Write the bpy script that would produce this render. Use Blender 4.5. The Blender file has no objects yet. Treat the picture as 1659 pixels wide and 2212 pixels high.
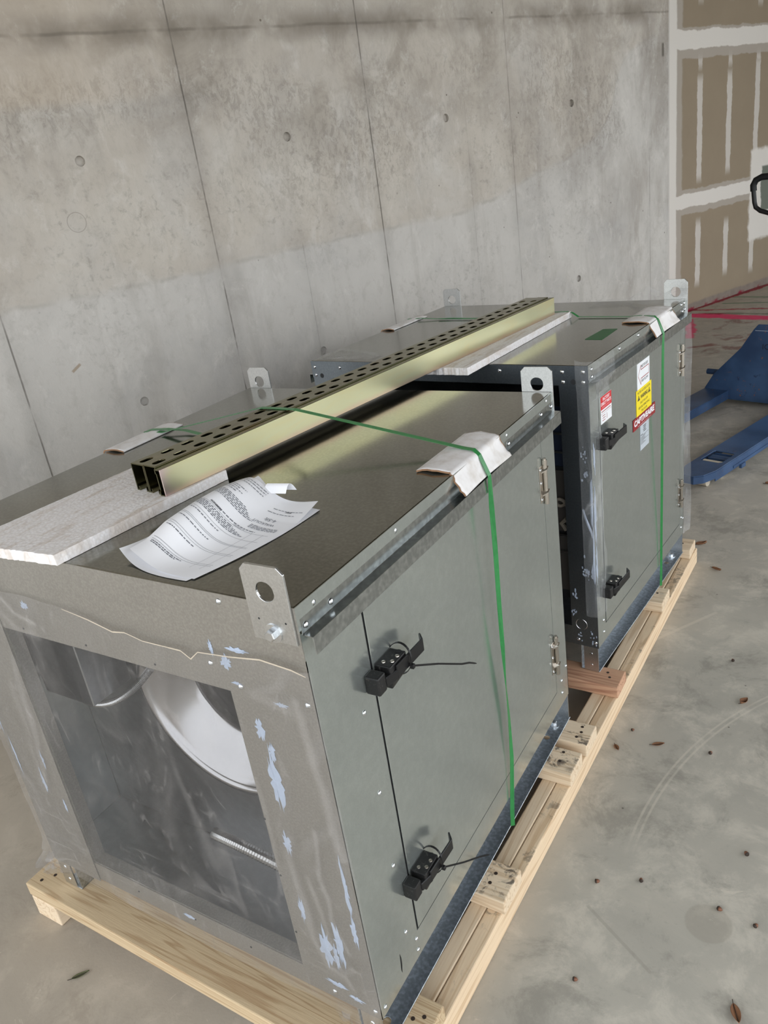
import bpy, bmesh, math, random
from mathutils import Vector, Matrix
from mathutils.geometry import tessellate_polygon
random.seed(7)
C = bpy.context.scene.collection
PI = math.pi

# ------------------------------------------------------------------ node helpers
def lin(c):
    c = c / 255.0
    return c / 12.92 if c <= 0.04045 else ((c + 0.055) / 1.055) ** 2.4
def srgb(r, g, b): return (lin(r), lin(g), lin(b), 1.0)

class Mat:
    def __init__(s, name):
        s.m = bpy.data.materials.new(name); s.m.use_nodes = True
        s.t = s.m.node_tree; s.t.nodes.clear()
        s.out = s.t.nodes.new('ShaderNodeOutputMaterial')
        s._c = None
    def put(s, sock, v):
        if isinstance(v, bpy.types.NodeSocket): s.t.links.new(v, sock)
        elif v is not None:
            if isinstance(v, (tuple, list)) and hasattr(sock.default_value, '__len__') and len(sock.default_value) < len(v): v = v[:len(sock.default_value)]
            sock.default_value = v
    def node(s, typ, props=None, **inp):
        n = s.t.nodes.new(typ)
        for k, v in (props or {}).items(): setattr(n, k, v)
        for k, v in inp.items(): s.put(n.inputs[k.replace('_', ' ')], v)
        return n
    def co(s):
        if s._c is None: s._c = s.t.nodes.new('ShaderNodeTexCoord').outputs['Object']
        return s._c
    def xyz(s, v=None):
        n = s.node('ShaderNodeSeparateXYZ', Vector=v or s.co()); return n.outputs
    def vec(s, x, y, z): return s.node('ShaderNodeCombineXYZ', X=x, Y=y, Z=z).outputs[0]
    def map(s, scale=(1, 1, 1), loc=(0, 0, 0), rot=(0, 0, 0), v=None):
        return s.node('ShaderNodeMapping', Vector=v or s.co(), Scale=scale, Location=loc, Rotation=rot).outputs[0]
    def noise(s, scale, detail=4, rough=.55, dist=0, v=None, out=0):
        return s.node('ShaderNodeTexNoise', Vector=v or s.co(), Scale=scale, Detail=detail, Roughness=rough, Distortion=dist).outputs[out]
    def voro(s, scale, v=None, feature='F1', out='Distance', rnd=1):
        return s.node('ShaderNodeTexVoronoi', {'feature': feature}, Vector=v or s.co(), Scale=scale, Randomness=rnd).outputs[out]
    def ma(s, op, a, b=0.0, c=None, clamp=False):
        n = s.t.nodes.new('ShaderNodeMath'); n.operation = op; n.use_clamp = clamp
        s.put(n.inputs[0], a); s.put(n.inputs[1], b)
        if c is not None: s.put(n.inputs[2], c)
        return n.outputs[0]
    def rng(s, v, a, b, c=0.0, d=1.0, smooth=True):
        n = s.node('ShaderNodeMapRange', {'interpolation_type': 'SMOOTHSTEP' if smooth else 'LINEAR'})
        for i, x in enumerate((v, a, b, c, d)): s.put(n.inputs[i], x)
        return n.outputs[0]
    def ramp(s, f, stops):
        n = s.node('ShaderNodeValToRGB', Fac=f); e = n.color_ramp.elements
        e[0].position, e[0].color = stops[0]; e[1].position, e[1].color = stops[-1]
        for p, c in stops[1:-1]:
            x = e.new(p); x.color = c
        return n.outputs[0]
    def mix(s, f, a, b, mode='MIX'):
        n = s.t.nodes.new('ShaderNodeMix'); n.data_type = 'RGBA'; n.blend_type = mode
        s.put(n.inputs[0], f); s.put(n.inputs[6], a); s.put(n.inputs[7], b)
        return n.outputs[2]
    def bump(s, h, strength=.3, dist=.01):
        return s.node('ShaderNodeBump', Strength=strength, Distance=dist, Height=h).outputs[0]
    def bsdf(s, color, rough=.5, metal=0.0, normal=None, spec=.5, **kw):
        n = s.node('ShaderNodeBsdfPrincipled')
        s.put(n.inputs['Base Color'], color); s.put(n.inputs['Roughness'], rough); s.put(n.inputs['Metallic'], metal)
        s.put(n.inputs['Specular IOR Level'], spec)
        if normal is not None: s.put(n.inputs['Normal'], normal)
        for k, v in kw.items(): s.put(n.inputs[k.replace('_', ' ')], v)
        s.t.links.new(n.outputs[0], s.out.inputs[0]); s.b = n
        return s.m
    def seg(s, x, y, a, b, w, soft=.5, wob=None):
        """1 inside a painted line from a to b of half width w"""
        ax, ay = a; bx, by = b; L = math.hypot(bx - ax, by - ay); dx, dy = (bx - ax) / L, (by - ay) / L
        px = s.ma('SUBTRACT', x, ax); py = s.ma('SUBTRACT', y, ay)
        t = s.ma('ADD', s.ma('MULTIPLY', px, dx), s.ma('MULTIPLY', py, dy))
        n = s.ma('ABSOLUTE', s.ma('SUBTRACT', s.ma('MULTIPLY', px, dy), s.ma('MULTIPLY', py, dx)))
        if wob is not None: n = s.ma('ADD', n, wob)
        m = s.rng(n, w, w * (1 - soft)) if soft > 0 else s.ma('LESS_THAN', n, w)
        e = s.ma('MULTIPLY', s.rng(t, -w, 0.0), s.rng(t, L + w, L))
        return s.ma('MULTIPLY', m, e)

def plain(name, col, rough=.5, metal=0.0, spec=.5, vary=.06, scale=30):
    m = Mat(name)
    n = m.noise(scale, 3)
    c = m.mix(n, tuple(max(0, x * (1 - vary)) for x in col[:3]) + (1,), tuple(min(1, x * (1 + vary)) for x in col[:3]) + (1,))
    return m.bsdf(c, rough, metal, None, spec)

def galv(name, base, rough, spangle=0.0, sscale=120, rvar=.08, metal=1.0, grain=.03, dirt=0.0, stretch=(1, 1, 1)):
    m = Mat(name)
    v = m.map(stretch)
    f = m.noise(sscale, 1.5, .5, .0, v)
    g = m.noise(300, 1, .5)
    k = m.ma('ADD', m.rng(f, .35, .75, -spangle, spangle), m.rng(g, .3, .7, -grain, grain))
    big = m.noise(5, 3, .6)
    k = m.ma('ADD', k, m.rng(big, .3, .7, -.03, .03))
    c = m.mix(1.0, base, m.node('ShaderNodeCombineColor', Red=m.ma('ADD', k, 1.0), Green=m.ma('ADD', k, 1.0), Blue=m.ma('ADD', k, 1.0)).outputs[0], 'MULTIPLY')
    if dirt:
        d = m.rng(m.noise(14, 5, .7, 1.0), .58, .75)
        c = m.mix(m.ma('MULTIPLY', d, dirt), c, srgb(150, 148, 140))
    nb = m.bump(m.noise(7, 0, .4), .05, .01)
    return m.bsdf(c, rough, metal, nb)

MT = {}
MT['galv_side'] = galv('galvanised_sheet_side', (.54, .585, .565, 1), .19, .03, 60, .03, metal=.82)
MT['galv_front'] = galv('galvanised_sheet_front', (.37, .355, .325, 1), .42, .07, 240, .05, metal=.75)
MT['galv_top'] = galv('galvanised_sheet_roof', (.26, .258, .225, 1), .15, .10, 170, .06, dirt=.20)  # roof base darkened for the dark ceiling it reflects
MT['galv_rail'] = galv('galvanised_rail', (.50, .54, .58, 1), .34, .20, 130, .10)
MT['galv_lug'] = galv('zinc_plate', (.60, .61, .61, 1), .34, .04, 300, .04)
MT['galv_dark'] = galv('galvanised_inner_sheet', (.31, .32, .33, 1), .32, .05, 60, .04)
MT['galv_strip'] = galv('galvanised_drip_edge', (.48, .51, .51, 1), .22, .16, 90, .06)
MT['galv_post'] = galv('galvanised_sheet_inlet_end_shaded', (.27, .31, .35, 1), .36, .06, 200, .05)  # base darkened and blued for the dim gap this end reflects
MT['zinc'] = galv('zinc_screw', (.72, .75, .78, 1), .22, .02, 200, .03)
MT['stainless'] = galv('stainless_steel', (.56, .52, .47, 1), .25, .03, 200, .03)
MT['spun'] = galv('spun_aluminium', (.31, .305, .31, 1), .20, .015, 300, .02)
MT['conduit'] = galv('flexible_conduit_metal', (.42, .42, .42, 1), .30, .03, 200, .03)
MT['black'] = plain('black_plastic', srgb(24, 24, 25), .42, spec=.4, vary=.3, scale=60)
MT['dusty_black'] = None
m = Mat('dusty_black_plastic')
d = m.rng(m.noise(150, 5, .75), .55, .75)
MT['dusty_black'] = m.bsdf(m.mix(d, srgb(22, 22, 23), srgb(86, 84, 80)), .5)
MT['rubber'] = plain('black_gasket_rubber', srgb(14, 15, 18), .6)
MT['dark'] = plain('dark_interior', srgb(38, 40, 43), .6)
MT['navy'] = plain('navy_filter_media', srgb(26, 40, 66), .6)
MT['brownish'] = plain('dim_filter_media', srgb(74, 70, 66), .8)
MT['cream_loop'] = plain('pale_looped_hardware', srgb(150, 142, 130), .6)

# ---- zinc-yellow strut: dark ceiling reflection put into top colour, bright outside into side
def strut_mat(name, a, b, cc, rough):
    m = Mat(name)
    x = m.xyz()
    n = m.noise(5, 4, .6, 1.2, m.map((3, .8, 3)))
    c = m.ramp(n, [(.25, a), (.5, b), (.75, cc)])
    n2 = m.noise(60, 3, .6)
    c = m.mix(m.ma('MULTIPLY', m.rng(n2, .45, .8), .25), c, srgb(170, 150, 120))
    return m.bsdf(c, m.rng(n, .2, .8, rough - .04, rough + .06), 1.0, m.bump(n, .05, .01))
MT['strut_top'] = strut_mat('yellow_zinc_strut_shaded', (.22, .17, .09, 1), (.21, .21, .12, 1), (.19, .16, .10, 1), .24)
m = Mat('yellow_zinc_strut_lit')
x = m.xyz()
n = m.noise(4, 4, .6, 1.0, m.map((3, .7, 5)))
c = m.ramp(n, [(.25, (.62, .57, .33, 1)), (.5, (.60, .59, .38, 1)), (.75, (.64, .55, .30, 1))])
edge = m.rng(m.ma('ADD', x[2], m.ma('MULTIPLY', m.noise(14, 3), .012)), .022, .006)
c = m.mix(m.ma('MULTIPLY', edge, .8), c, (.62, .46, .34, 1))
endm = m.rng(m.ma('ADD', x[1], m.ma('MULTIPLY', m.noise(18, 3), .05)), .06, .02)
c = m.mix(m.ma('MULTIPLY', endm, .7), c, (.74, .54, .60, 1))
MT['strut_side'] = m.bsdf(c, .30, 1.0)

# ---- wood
def wood(name, light, dark, axis, rings=26, ink=0.0, rough=.75):
    m = Mat(name)
    rnd = m.node('ShaderNodeObjectInfo').outputs['Random']
    sc = [12, 12, 12]; sc[axis] = .38
    off = m.vec(m.ma('MULTIPLY', rnd, 7.0), m.ma('MULTIPLY', rnd, 13.0), m.ma('MULTIPLY', rnd, 5.0))
    v = m.node('ShaderNodeMapping', Vector=m.co(), Scale=tuple(sc), Location=off).outputs[0]
    warp = m.noise(1.3, 3, .5, .4, v)
    w = m.ma('SINE', m.ma('MULTIPLY', warp, rings * 2.2))
    sc2 = [220, 220, 220]; sc2[axis] = 9
    fib = m.noise(1.0, 4, .7, .2, m.map(tuple(sc2)))
    k = m.ma('ADD', m.ma('MULTIPLY', m.rng(w, .25, 1.0), .50), m.ma('MULTIPLY', m.rng(fib, .4, .8), .35))
    c = m.mix(k, light, dark)
    big = m.noise(3, 3, .6)
    c = m.mix(m.rng(big, .35, .8, 0, .35), c, tuple(a * .86 for a in light[:3]) + (1,))
    if ink:
        q = m.ma('MULTIPLY', m.rng(m.noise(26, 5, .72, .8, m.node('ShaderNodeMapping', Vector=m.co(), Location=off).outputs[0]), .50, .62), m.rng(m.noise(9, 2, .5, 0, m.node('ShaderNodeMapping', Vector=m.co(), Location=off).outputs[0]), .47, .58))
        nz = m.node('ShaderNodeNewGeometry').outputs['Normal']
        up = m.rng(m.xyz(nz)[2], .6, .9)
        c = m.mix(m.ma('MULTIPLY', m.ma('MULTIPLY', q, up), ink), c, srgb(58, 54, 54))
    return m.bsdf(c, rough, 0, m.bump(fib, .25, .002), .3)
PALE, PALED = srgb(232, 212, 184), srgb(196, 164, 126)
TAN, TAND = srgb(206, 184, 150), srgb(158, 124, 88)
RED, REDD = srgb(206, 164, 134), srgb(148, 96, 74)
MT['pine_pale_x'] = wood('pale_pine_crosswise', PALE, PALED, 0, ink=.8)
MT['pine_pale_y'] = wood('pale_pine_lengthwise', PALE, PALED, 1)
MT['pine_mid_y'] = wood('warm_pine_lengthwise', srgb(234, 210, 178), srgb(196, 160, 120), 1, ink=.5)
MT['pine_tan_x'] = wood('tan_pine_crosswise', TAN, TAND, 0, rings=46)
MT['pine_red_x'] = wood('reddish_pine_crosswise', RED, REDD, 0)
MT['nail'] = plain('dark_nail_head', srgb(52, 40, 32), .6)

# ---- foam
m = Mat('white_polystyrene')
cell = m.voro(160); big = m.noise(12, 4, .6, .6, m.map((4, .8, 1)))
c = m.mix(m.rng(cell, 0, .8), srgb(244, 242, 243), srgb(232, 228, 226))
c = m.mix(m.rng(big, .48, .7, 0, .75), c, srgb(208, 196, 185))
MT['foam'] = m.bsdf(c, .85, 0, m.bump(m.ma('ADD', cell, m.ma('MULTIPLY', big, 2.0)), .22, .003), .3)

# ---- cardboard
m = Mat('white_paperboard')
MT['board_white'] = m.bsdf(m.mix(m.rng(m.noise(22, 4, .6), .4, .75), srgb(236, 234, 234), srgb(212, 206, 200)), .8, 0, m.bump(m.noise(40, 3), .12, .003), .25)
MT['board_brown'] = plain('brown_board_edge', srgb(150, 116, 88), .9, vary=.25, scale=140)

# ---- strap, paper, stickers
m = Mat('green_polyester_strap')
MT['strap'] = m.bsdf(m.mix(m.noise(80, 2), srgb(38, 116, 60), srgb(56, 142, 78)), .28, 0, None, .5, Transmission_Weight=.0)
MT['green_tape'] = plain('dark_green_tape', srgb(22, 98, 46), .45)
m = Mat('white_copy_paper')
MT['paper'] = m.bsdf(srgb(246, 247, 251), .7, 0, m.bump(m.noise(14, 3, .5), .12, .006), .3)
MT['ink'] = plain('grey_print_ink', srgb(96, 98, 108), .7)
MT['ink_black'] = plain('black_print_ink', srgb(28, 28, 36), .6)
MT['pencil'] = plain('grey_handwriting', srgb(120, 122, 130), .7)
MT['s_white'] = plain('white_label', srgb(244, 246, 250), .4, vary=.01)
MT['s_grey'] = plain('pale_grey_label', srgb(196, 204, 212), .35, vary=.02)
MT['s_red'] = plain('red_label', srgb(214, 40, 48), .4, vary=.02)
MT['s_dred'] = plain('dark_red_label', srgb(150, 26, 32), .38, vary=.03)
MT['s_yellow'] = plain('yellow_label', srgb(250, 226, 26), .4, vary=.01)
MT['sealant'] = plain('pale_blue_sealant', srgb(172, 184, 203), .55, vary=.12, scale=80)
MT['mastic'] = plain('pale_tape_edge', srgb(196, 184, 166), .6)

# ---- clear film
def film(name, base, lo, hi, creases=(), tint=(.80, .78, .76, 1), sx=(1, 1, 1), rot=(0, 0, 0), rough=.22):
    m = Mat(name)
    v = m.map(sx, rot=rot)
    st = m.noise(3.0, 5, .62, 1.6, v)
    st2 = m.noise(16, 4, .6, 2.2, v)
    k = m.ma('ADD', m.rng(st, .42, .80, 0, .38), m.rng(st2, .55, .75, 0, .4))
    rd_ = m.ma('ABSOLUTE', m.ma('SUBTRACT', m.noise(2.6, 2, .45, 1.4, m.map(sx, (3, 1, 5), rot)), .5))
    cr = m.ma('MULTIPLY', m.rng(rd_, .05, .0), m.rng(m.noise(2.0, 2, .5, 0, m.map((1, 1, 1), (8, 0, 2))), .42, .6))
    k = m.ma('ADD', k, m.ma('MULTIPLY', cr, .3))
    if creases:
        scr = m.ma('MULTIPLY', m.rng(m.noise(1.0, 5, .75, .3, m.map((2.2, 1, 70), (0, 0, 0), (0, .10, 0))), .50, .72), m.rng(m.noise(3.2, 3, .6), .42, .6))
        k = m.ma('ADD', k, m.ma('MULTIPLY', scr, m.ma('MULTIPLY', m.rng(m.xyz()[2], .62, .45), .45)))
        x, y, z = m.xyz()[0:3]
        wb = m.ma('MULTIPLY', m.ma('SUBTRACT', m.noise(9, 3), .5), .03)
        xx, zz = m.ma('ADD', x, wb), m.ma('SUBTRACT', z, wb); tot = None
        for i, L in enumerate(creases):
            for p, q in zip(L, L[1:]):
                e = m.ma('MULTIPLY', m.seg(xx, zz, p, q, .009 + .005 * (i % 3), .95), .26 + .08 * (i % 4))
                tot = e if tot is None else m.ma('MAXIMUM', tot, e)
        k = m.ma('ADD', k, tot)
    f = m.rng(k, 0, 1.0, lo, hi, False)
    tr = m.node('ShaderNodeBsdfTransparent', Color=(.97, .97, .97, 1))
    p = m.node('ShaderNodeBsdfPrincipled')
    p.inputs['Base Color'].default_value = base; p.inputs['Roughness'].default_value = rough
    m.put(p.inputs['Normal'], m.bump(m.ma('ADD', st, m.ma('MULTIPLY', st2, .4)), .35, .02))
    mx = m.node('ShaderNodeMixShader')
    m.put(mx.inputs[0], f); m.t.links.new(tr.outputs[0], mx.inputs[1]); m.t.links.new(p.outputs[0], mx.inputs[2])
    m.t.links.new(mx.outputs[0], m.out.inputs[0])
    return m.m
CREASES = [[(-.154, .69), (-.153, .588), (-.158, .43)], [(-.11, .586), (-.124, .538), (-.114, .445), (-.112, .344), (-.093, .285), (-.067, .28), (-.04, .31)], [(-.752, .79), (-.77, .68), (-.79, .55), (-.82, .44)], [(-.73, .96), (-.69, .915), (-.63, .90)], [(-.76, .93), (-.70, .875), (-.63, .87)],
 [(-.02, .94), (-.06, .90), (-.11, .875), (-.02, .86)], [(-.05, .62), (-.062, .52), (-.058, .42), (-.035, .35)], [(-.025, .88), (-.018, .76), (-.012, .66), (-.006, .58)], [(-.79, .72), (-.81, .56), (-.83, .43)], [(-.09, .50), (-.075, .38), (-.07, .30), (-.045, .25)]]
MT['film_front'] = film('hazy_clear_plastic', (.46, .44, .425, 1),   .13, .52, CREASES, sx=(1.4, 1, .7), rot=(0, .55, 0))
MT['film_edge'] = film('clear_plastic_wrap', (.80, .82, .84, 1), .10, .55, sx=(2, 2, .6), rough=.12)

# ---- jack paint
m = Mat('worn_blue_paint')
n = m.noise(9, 5, .7, .5); n2 = m.noise(45, 4, .7)
c = m.mix(m.rng(m.noise(4, 3), .3, .7), srgb(40, 64, 98), srgb(66, 94, 132))
c = m.mix(m.rng(n, .62, .68, 0, .7), c, srgb(34, 46, 74))
c = m.mix(m.rng(m.ma('ADD', n2, m.ma('MULTIPLY', n, .3)), .80, .85), c, srgb(140, 88, 62))
MT['blue'] = m.bsdf(c, .45, 0, m.bump(n2, .2, .003))
MT['orange'] = plain('orange_paint', srgb(206, 96, 44), .5)
MT['cream'] = plain('worn_cream_roller', srgb(196, 186, 168), .6)
MT['marker'] = plain('black_marker_ink', srgb(22, 26, 40), .6)
MT['leaf'] = plain('dry_brown_leaf', srgb(128, 88, 60), .7, vary=.35, scale=90)
MT['leaf_green'] = plain('dull_green_leaf', srgb(84, 88, 56), .7, vary=.3, scale=90)
MT['acorn'] = plain('brown_acorn_shell', srgb(118, 76, 54), .5, vary=.4, scale=120)

# ------------------------------------------------------------------ wall / floor materials
# concrete wall: object x runs along the wall, z up
m = Mat('board_marked_concrete')
x, y, z = m.xyz()[0:3]
wob = m.ma('MULTIPLY', m.ma('SUBTRACT', m.noise(6, 4, .6), .5), .05)
fc = m.node('ShaderNodeFloatCurve')
cv = fc.mapping.curves[0]
ptsu = [(-.5, 1.33), (.08, 1.333), (.65, 1.335), (1.55, 1.356), (1.97, 1.36), (2.2, 1.40), (2.48, 1.47), (2.83, 1.58), (2.95, 1.70), (2.98, 1.80), (3.1, 1.92), (3.37, 1.98)]
for i, (u, v) in enumerate(ptsu):
    uu, vv = (u + 1) / 5.0, v / 3.0
    if i < 2: cv.points[i].location = (uu, vv)
    else: cv.points.new(uu, vv)
fc.mapping.update()
m.put(fc.inputs['Value'], m.ma('DIVIDE', m.ma('ADD', x, 1.0), 5.0))
pour = m.ma('ADD', m.ma('MULTIPLY', fc.outputs[0], 3.0), wob)
dz = m.ma('SUBTRACT', z, pour)
above = m.rng(dz, -.015, .02)
mott = m.noise(2.2, 6, .62, .4, m.map((1, 1, .8)))
fine = m.noise(38, 5, .7, .3)
streak = m.noise(3.0, 5, .6, .6, m.map((3.2, 1, .5)))
low = m.ramp(mott, [(.3, srgb(176, 174, 172)), (.5, srgb(191, 188, 184)), (.72, srgb(200, 197, 193))])
high = m.ramp(mott, [(.28, srgb(160, 154, 147)), (.5, srgb(184, 177, 168)), (.72, srgb(197, 191, 182))])
c = m.mix(m.ma('MULTIPLY', above, m.rng(m.noise(3.5, 4, .6, .4, m.map((1, 1, 1), (2, 0, 7))), .3, .6, .45, .95)), low, high)
c = m.mix(m.rng(streak, .5, .72, 0, .32), c, srgb(150, 145, 138))
c = m.mix(m.ma('MULTIPLY', m.rng(fine, .5, .72, 0, .45), m.rng(m.noise(1.7, 3), .45, .62)), c, srgb(126, 122, 116))
c = m.mix(m.rng(m.noise(5, 4, .7, 1.0, m.map((1, 1, .6), (3, 0, 1))), .56, .72, 0, .45), c, srgb(206, 203, 199))
# darker towards the top and the far end, in rough patches
band = m.ma('MULTIPLY', m.rng(z, 1.55, 1.95), m.rng(m.noise(3.4, 5, .68, .8), .42, .66))
c = m.mix(m.ma('MULTIPLY', band, .55), c, srgb(138, 131, 121))
topw = m.rng(z, 1.98, 2.10)
c = m.mix(m.ma('MULTIPLY', topw, .35), c, srgb(164, 158, 149))
farw = m.ma('MULTIPLY', m.rng(x, 1.9, 3.2), m.rng(m.noise(2.4, 5, .65, .8, m.map((1.6, 1, .7), (7, 0, 2))), .40, .66))
c = m.mix(m.ma('MULTIPLY', farw, .55), c, srgb(140, 133, 125))
# rough pitted mottling across the middle of the lift and along the top
rgh = m.rng(m.noise(46, 6, .8, .6, m.map((1, 1, .55), (2, 0, 5))), .46, .60)
zone = m.ma('MULTIPLY', m.ma('MULTIPLY', m.rng(z, 1.40, 1.62), m.rng(z, 2.02, 1.90)), m.rng(m.noise(1.9, 4, .6, .5, m.map((1, 1, 1), (6, 0, 3))), .38, .56))
c = m.mix(m.ma('MULTIPLY', m.ma('MULTIPLY', rgh, zone), .38), c, srgb(118, 113, 105))
c = m.mix(m.ma('MULTIPLY', m.rng(m.noise(22, 6, .75, .4, m.map((1, 1, .7), (9, 0, 1))), .5, .66), .18), c, srgb(140, 134, 126))
c = m.mix(m.ma('MULTIPLY', m.rng(m.noise(14, 6, .75, .4, m.map((1, 1, .7), (1, 0, 8))), .54, .68), .35), c, srgb(212, 209, 205))
c = m.mix(m.ma('MULTIPLY', m.ma('MULTIPLY', m.rng(z, 1.86, 1.90), m.rng(x, 1.0, .4)), .28), c, srgb(196, 178, 156))
# pour line and lift line
c = m.mix(m.ma('MULTIPLY', m.rng(m.ma('ABSOLUTE', dz), .012, .0), m.rng(m.noise(9, 3), .42, .6, 0, .22)), c, srgb(122, 116, 107))
lift = m.ma('ABSOLUTE', m.ma('SUBTRACT', z, m.ma('ADD', 2.065, m.ma('MULTIPLY', wob, .25))))
c = m.mix(m.ma('MULTIPLY', m.rng(lift, .07, .0), m.rng(m.noise(4, 4, .6), .36, .60, 0, .72)), c, srgb(116, 108, 98))
liftl = m.ma('MULTIPLY', m.rng(lift, .007, .001), m.rng(m.noise(5, 4, .6), .40, .60, .05, .6))
c = m.mix(m.ma('MULTIPLY', liftl, .75), c, srgb(98, 91, 82))
# form panel seams
seamsum = None
for u, w, k, zmax in ((.075, .0042, .75, 1.33), (.823, .0042, .8, 2.9), (1.547, .0042, .8, 2.9), (2.284, .0042, .45, 2.9), (3.219, .003, .5, 1.5), (2.03, .003, .22, 1.9), (1.17, .003, .25, 1.35)):
    dd = m.ma('ABSOLUTE', m.ma('SUBTRACT', x, m.ma('ADD', u, m.ma('MULTIPLY', wob, .05))))
    s_ = m.ma('MULTIPLY', m.rng(dd, w, w * .25), k)
    s_ = m.ma('MULTIPLY', s_, m.rng(m.noise(7, 3, .6, 0, m.map((1, 1, 1), (u * 9, 0, 0))), .30, .58, .18, .95))
    s_ = m.ma('MULTIPLY', s_, m.rng(z, zmax + .02, zmax))
    halo = m.ma('MULTIPLY', m.rng(dd, .05, .0), .16 * k)
    s_ = m.ma('MAXIMUM', s_, halo)
    seamsum = s_ if seamsum is None else m.ma('MAXIMUM', seamsum, s_)
c = m.mix(seamsum, c, srgb(84, 79, 73))
# bug holes
bug = m.rng(m.voro(17, m.map((1, 1, 1))), .075, .045)
bug = m.ma('MULTIPLY', bug, m.rng(m.noise(5, 3, .6, 0, m.map((1, 1, 1), (4, 0, 9))), .55, .62))
c = m.mix(m.ma('MULTIPLY', bug, .75), c, srgb(92, 84, 76))
# outlined patch ring and rust tick marks
rr = m.ma('SQRT', m.ma('ADD', m.ma('POWER', m.ma('SUBTRACT', x, .378), 2.0), m.ma('POWER', m.ma('SUBTRACT', z, 1.553), 2.0)))
c = m.mix(m.ma('MULTIPLY', m.rng(m.ma('ABSOLUTE', m.ma('SUBTRACT', rr, .029)), .002, .0005), .4), c, srgb(110, 104, 96))
c = m.mix(m.ma('MULTIPLY', m.seg(x, z, (.236, 1.112), (.262, 1.128), .006), .6), c, srgb(140, 116, 84))
c = m.mix(m.ma('MULTIPLY', m.seg(x, z, (3.328, 1.885), (3.328, 1.93), .012), .8), c, srgb(92, 87, 80))
h = m.ma('SUBTRACT', m.ma('ADD', m.ma('MULTIPLY', fine, .35), mott), m.ma('ADD', m.ma('MULTIPLY', seamsum, 1.2), m.ma('MULTIPLY', bug, .8)))
h = m.ma('SUBTRACT', h, m.ma('MULTIPLY', liftl, .8))
c = m.mix(1.0, c, (.93, .92, .90, 1), 'MULTIPLY')
MT['concrete_wall'] = m.bsdf(c, .88, 0, m.bump(h, .30, .012), .25)

# smooth floor slab with marks, world coordinates
m = Mat('power_trowelled_concrete_floor')
x, y, z = m.xyz()[0:3]
a = m.noise(1.6, 6, .65, .5); b = m.noise(7, 6, .72, .35); f = m.noise(70, 4, .7)
c = m.ramp(a, [(.3, srgb(158, 156, 150)), (.5, srgb(172, 169, 162)), (.72, srgb(186, 181, 172))])
c = m.mix(m.rng(b, .46, .66, 0, .6), c, srgb(202, 197, 188))
c = m.mix(m.rng(m.noise(4.5, 7, .74, .4, m.map((1, 1, 1), (5, 2, 0))), .50, .66, 0, .6), c, srgb(132, 130, 124))
c = m.mix(m.rng(f, .58, .75, 0, .25), c, srgb(128, 125, 119))
warm = m.ma('MULTIPLY', m.rng(x, .2, -.8), .45)
c = m.mix(warm, c, srgb(164, 150, 134))
FL = 1.06
# tyre arc: two pale parallel lines
def ring(cx, cy, r, w): return m.rng(m.ma('ABSOLUTE', m.ma('SUBTRACT', m.ma('SQRT', m.ma('ADD', m.ma('POWER', m.ma('SUBTRACT', x, cx), 2.0), m.ma('POWER', m.ma('SUBTRACT', y, cy), 2.0))), r)), w, w * .3)
arc = m.ma('MAXIMUM', ring(1.406, .738, 1.156, .0045), ring(1.406, .738, 1.171, .0045))
arc = m.ma('MULTIPLY', arc, m.ma('MULTIPLY', m.rng(y, .66, .85), m.rng(m.noise(12, 3), .3, .55, .45, 1)))
c = m.mix(m.ma('MULTIPLY', arc, .42), c, srgb(206, 200, 190))
c = m.mix(m.ma('MULTIPLY', m.seg(x, y, (.07, 1.59), (.235, 1.84), .008), .45), c, srgb(204, 198, 188))
c = m.mix(m.ma('MULTIPLY', m.seg(x, y, (.20, .52), (.36, .42), .005), .35), c, srgb(140, 136, 128))
disc = m.rng(m.ma('ADD', m.ma('SQRT', m.ma('ADD', m.ma('POWER', m.ma('SUBTRACT', x, .443), 2.0), m.ma('POWER', m.ma('SUBTRACT', y, .582), 2.0))), m.ma('MULTIPLY', b, .01)), .056, .050)
c = m.mix(m.ma('MULTIPLY', disc, .35), c, srgb(140, 134, 124))
sp = m.rng(m.noise(14, 5, .7, 1.0, m.map((1, 2.2, 1), (2, 6, 0))), .66, .72)
c = m.mix(m.ma('MULTIPLY', sp, .5), c, srgb(206, 200, 190))
# marking paint near the far wall
pw = m.ma('MULTIPLY', m.ma('SUBTRACT', m.noise(7, 4, .7), .5), .14)
red, pink, green = srgb(150, 26, 52), srgb(222, 52, 108), srgb(52, 108, 74)
smear = m.ma('MULTIPLY', m.rng(m.noise(3.2, 5, .7, .8, m.map((1, 1, 1), (1, 4, 0))), .52, .64), m.ma('MULTIPLY', m.rng(y, 5.0, 5.6), m.rng(y, 7.0, 6.4)))
c = m.mix(m.ma('MULTIPLY', smear, .6), c, srgb(112, 52, 50))
c = m.mix(m.ma('MULTIPLY', m.seg(x, y, (-.66, 7.28), (-.28, 7.25), .02), .8), c, green)
c = m.mix(m.ma('MULTIPLY', m.seg(x, y, (-.66, 7.58), (-.1, 7.45), .022), .8), c, green)
c = m.mix(m.ma('MULTIPLY', m.seg(x, y, (-.72, 6.86), (.1, 6.70), .05, .7, pw), .6), c, srgb(78, 86, 62))
c = m.mix(m.ma('MULTIPLY', m.seg(x, y, (-1.0, 6.82), (-.18, 8.58), .045, .4, pw), .9), c, red)
c = m.mix(m.ma('MULTIPLY', m.seg(x, y, (-.9, 7.02), (.3, 6.95), .03, .5, pw), .85), c, red)
c = m.mix(m.ma('MULTIPLY', m.seg(x, y, (-1.2, 6.85), (-.62, 6.80), .075, .5, pw), .95), c, red)
c = m.mix(m.ma('MULTIPLY', m.seg(x, y, (-.95, 6.82), (.4, 6.42), .10, .5, pw), .95), c, pink)
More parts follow.
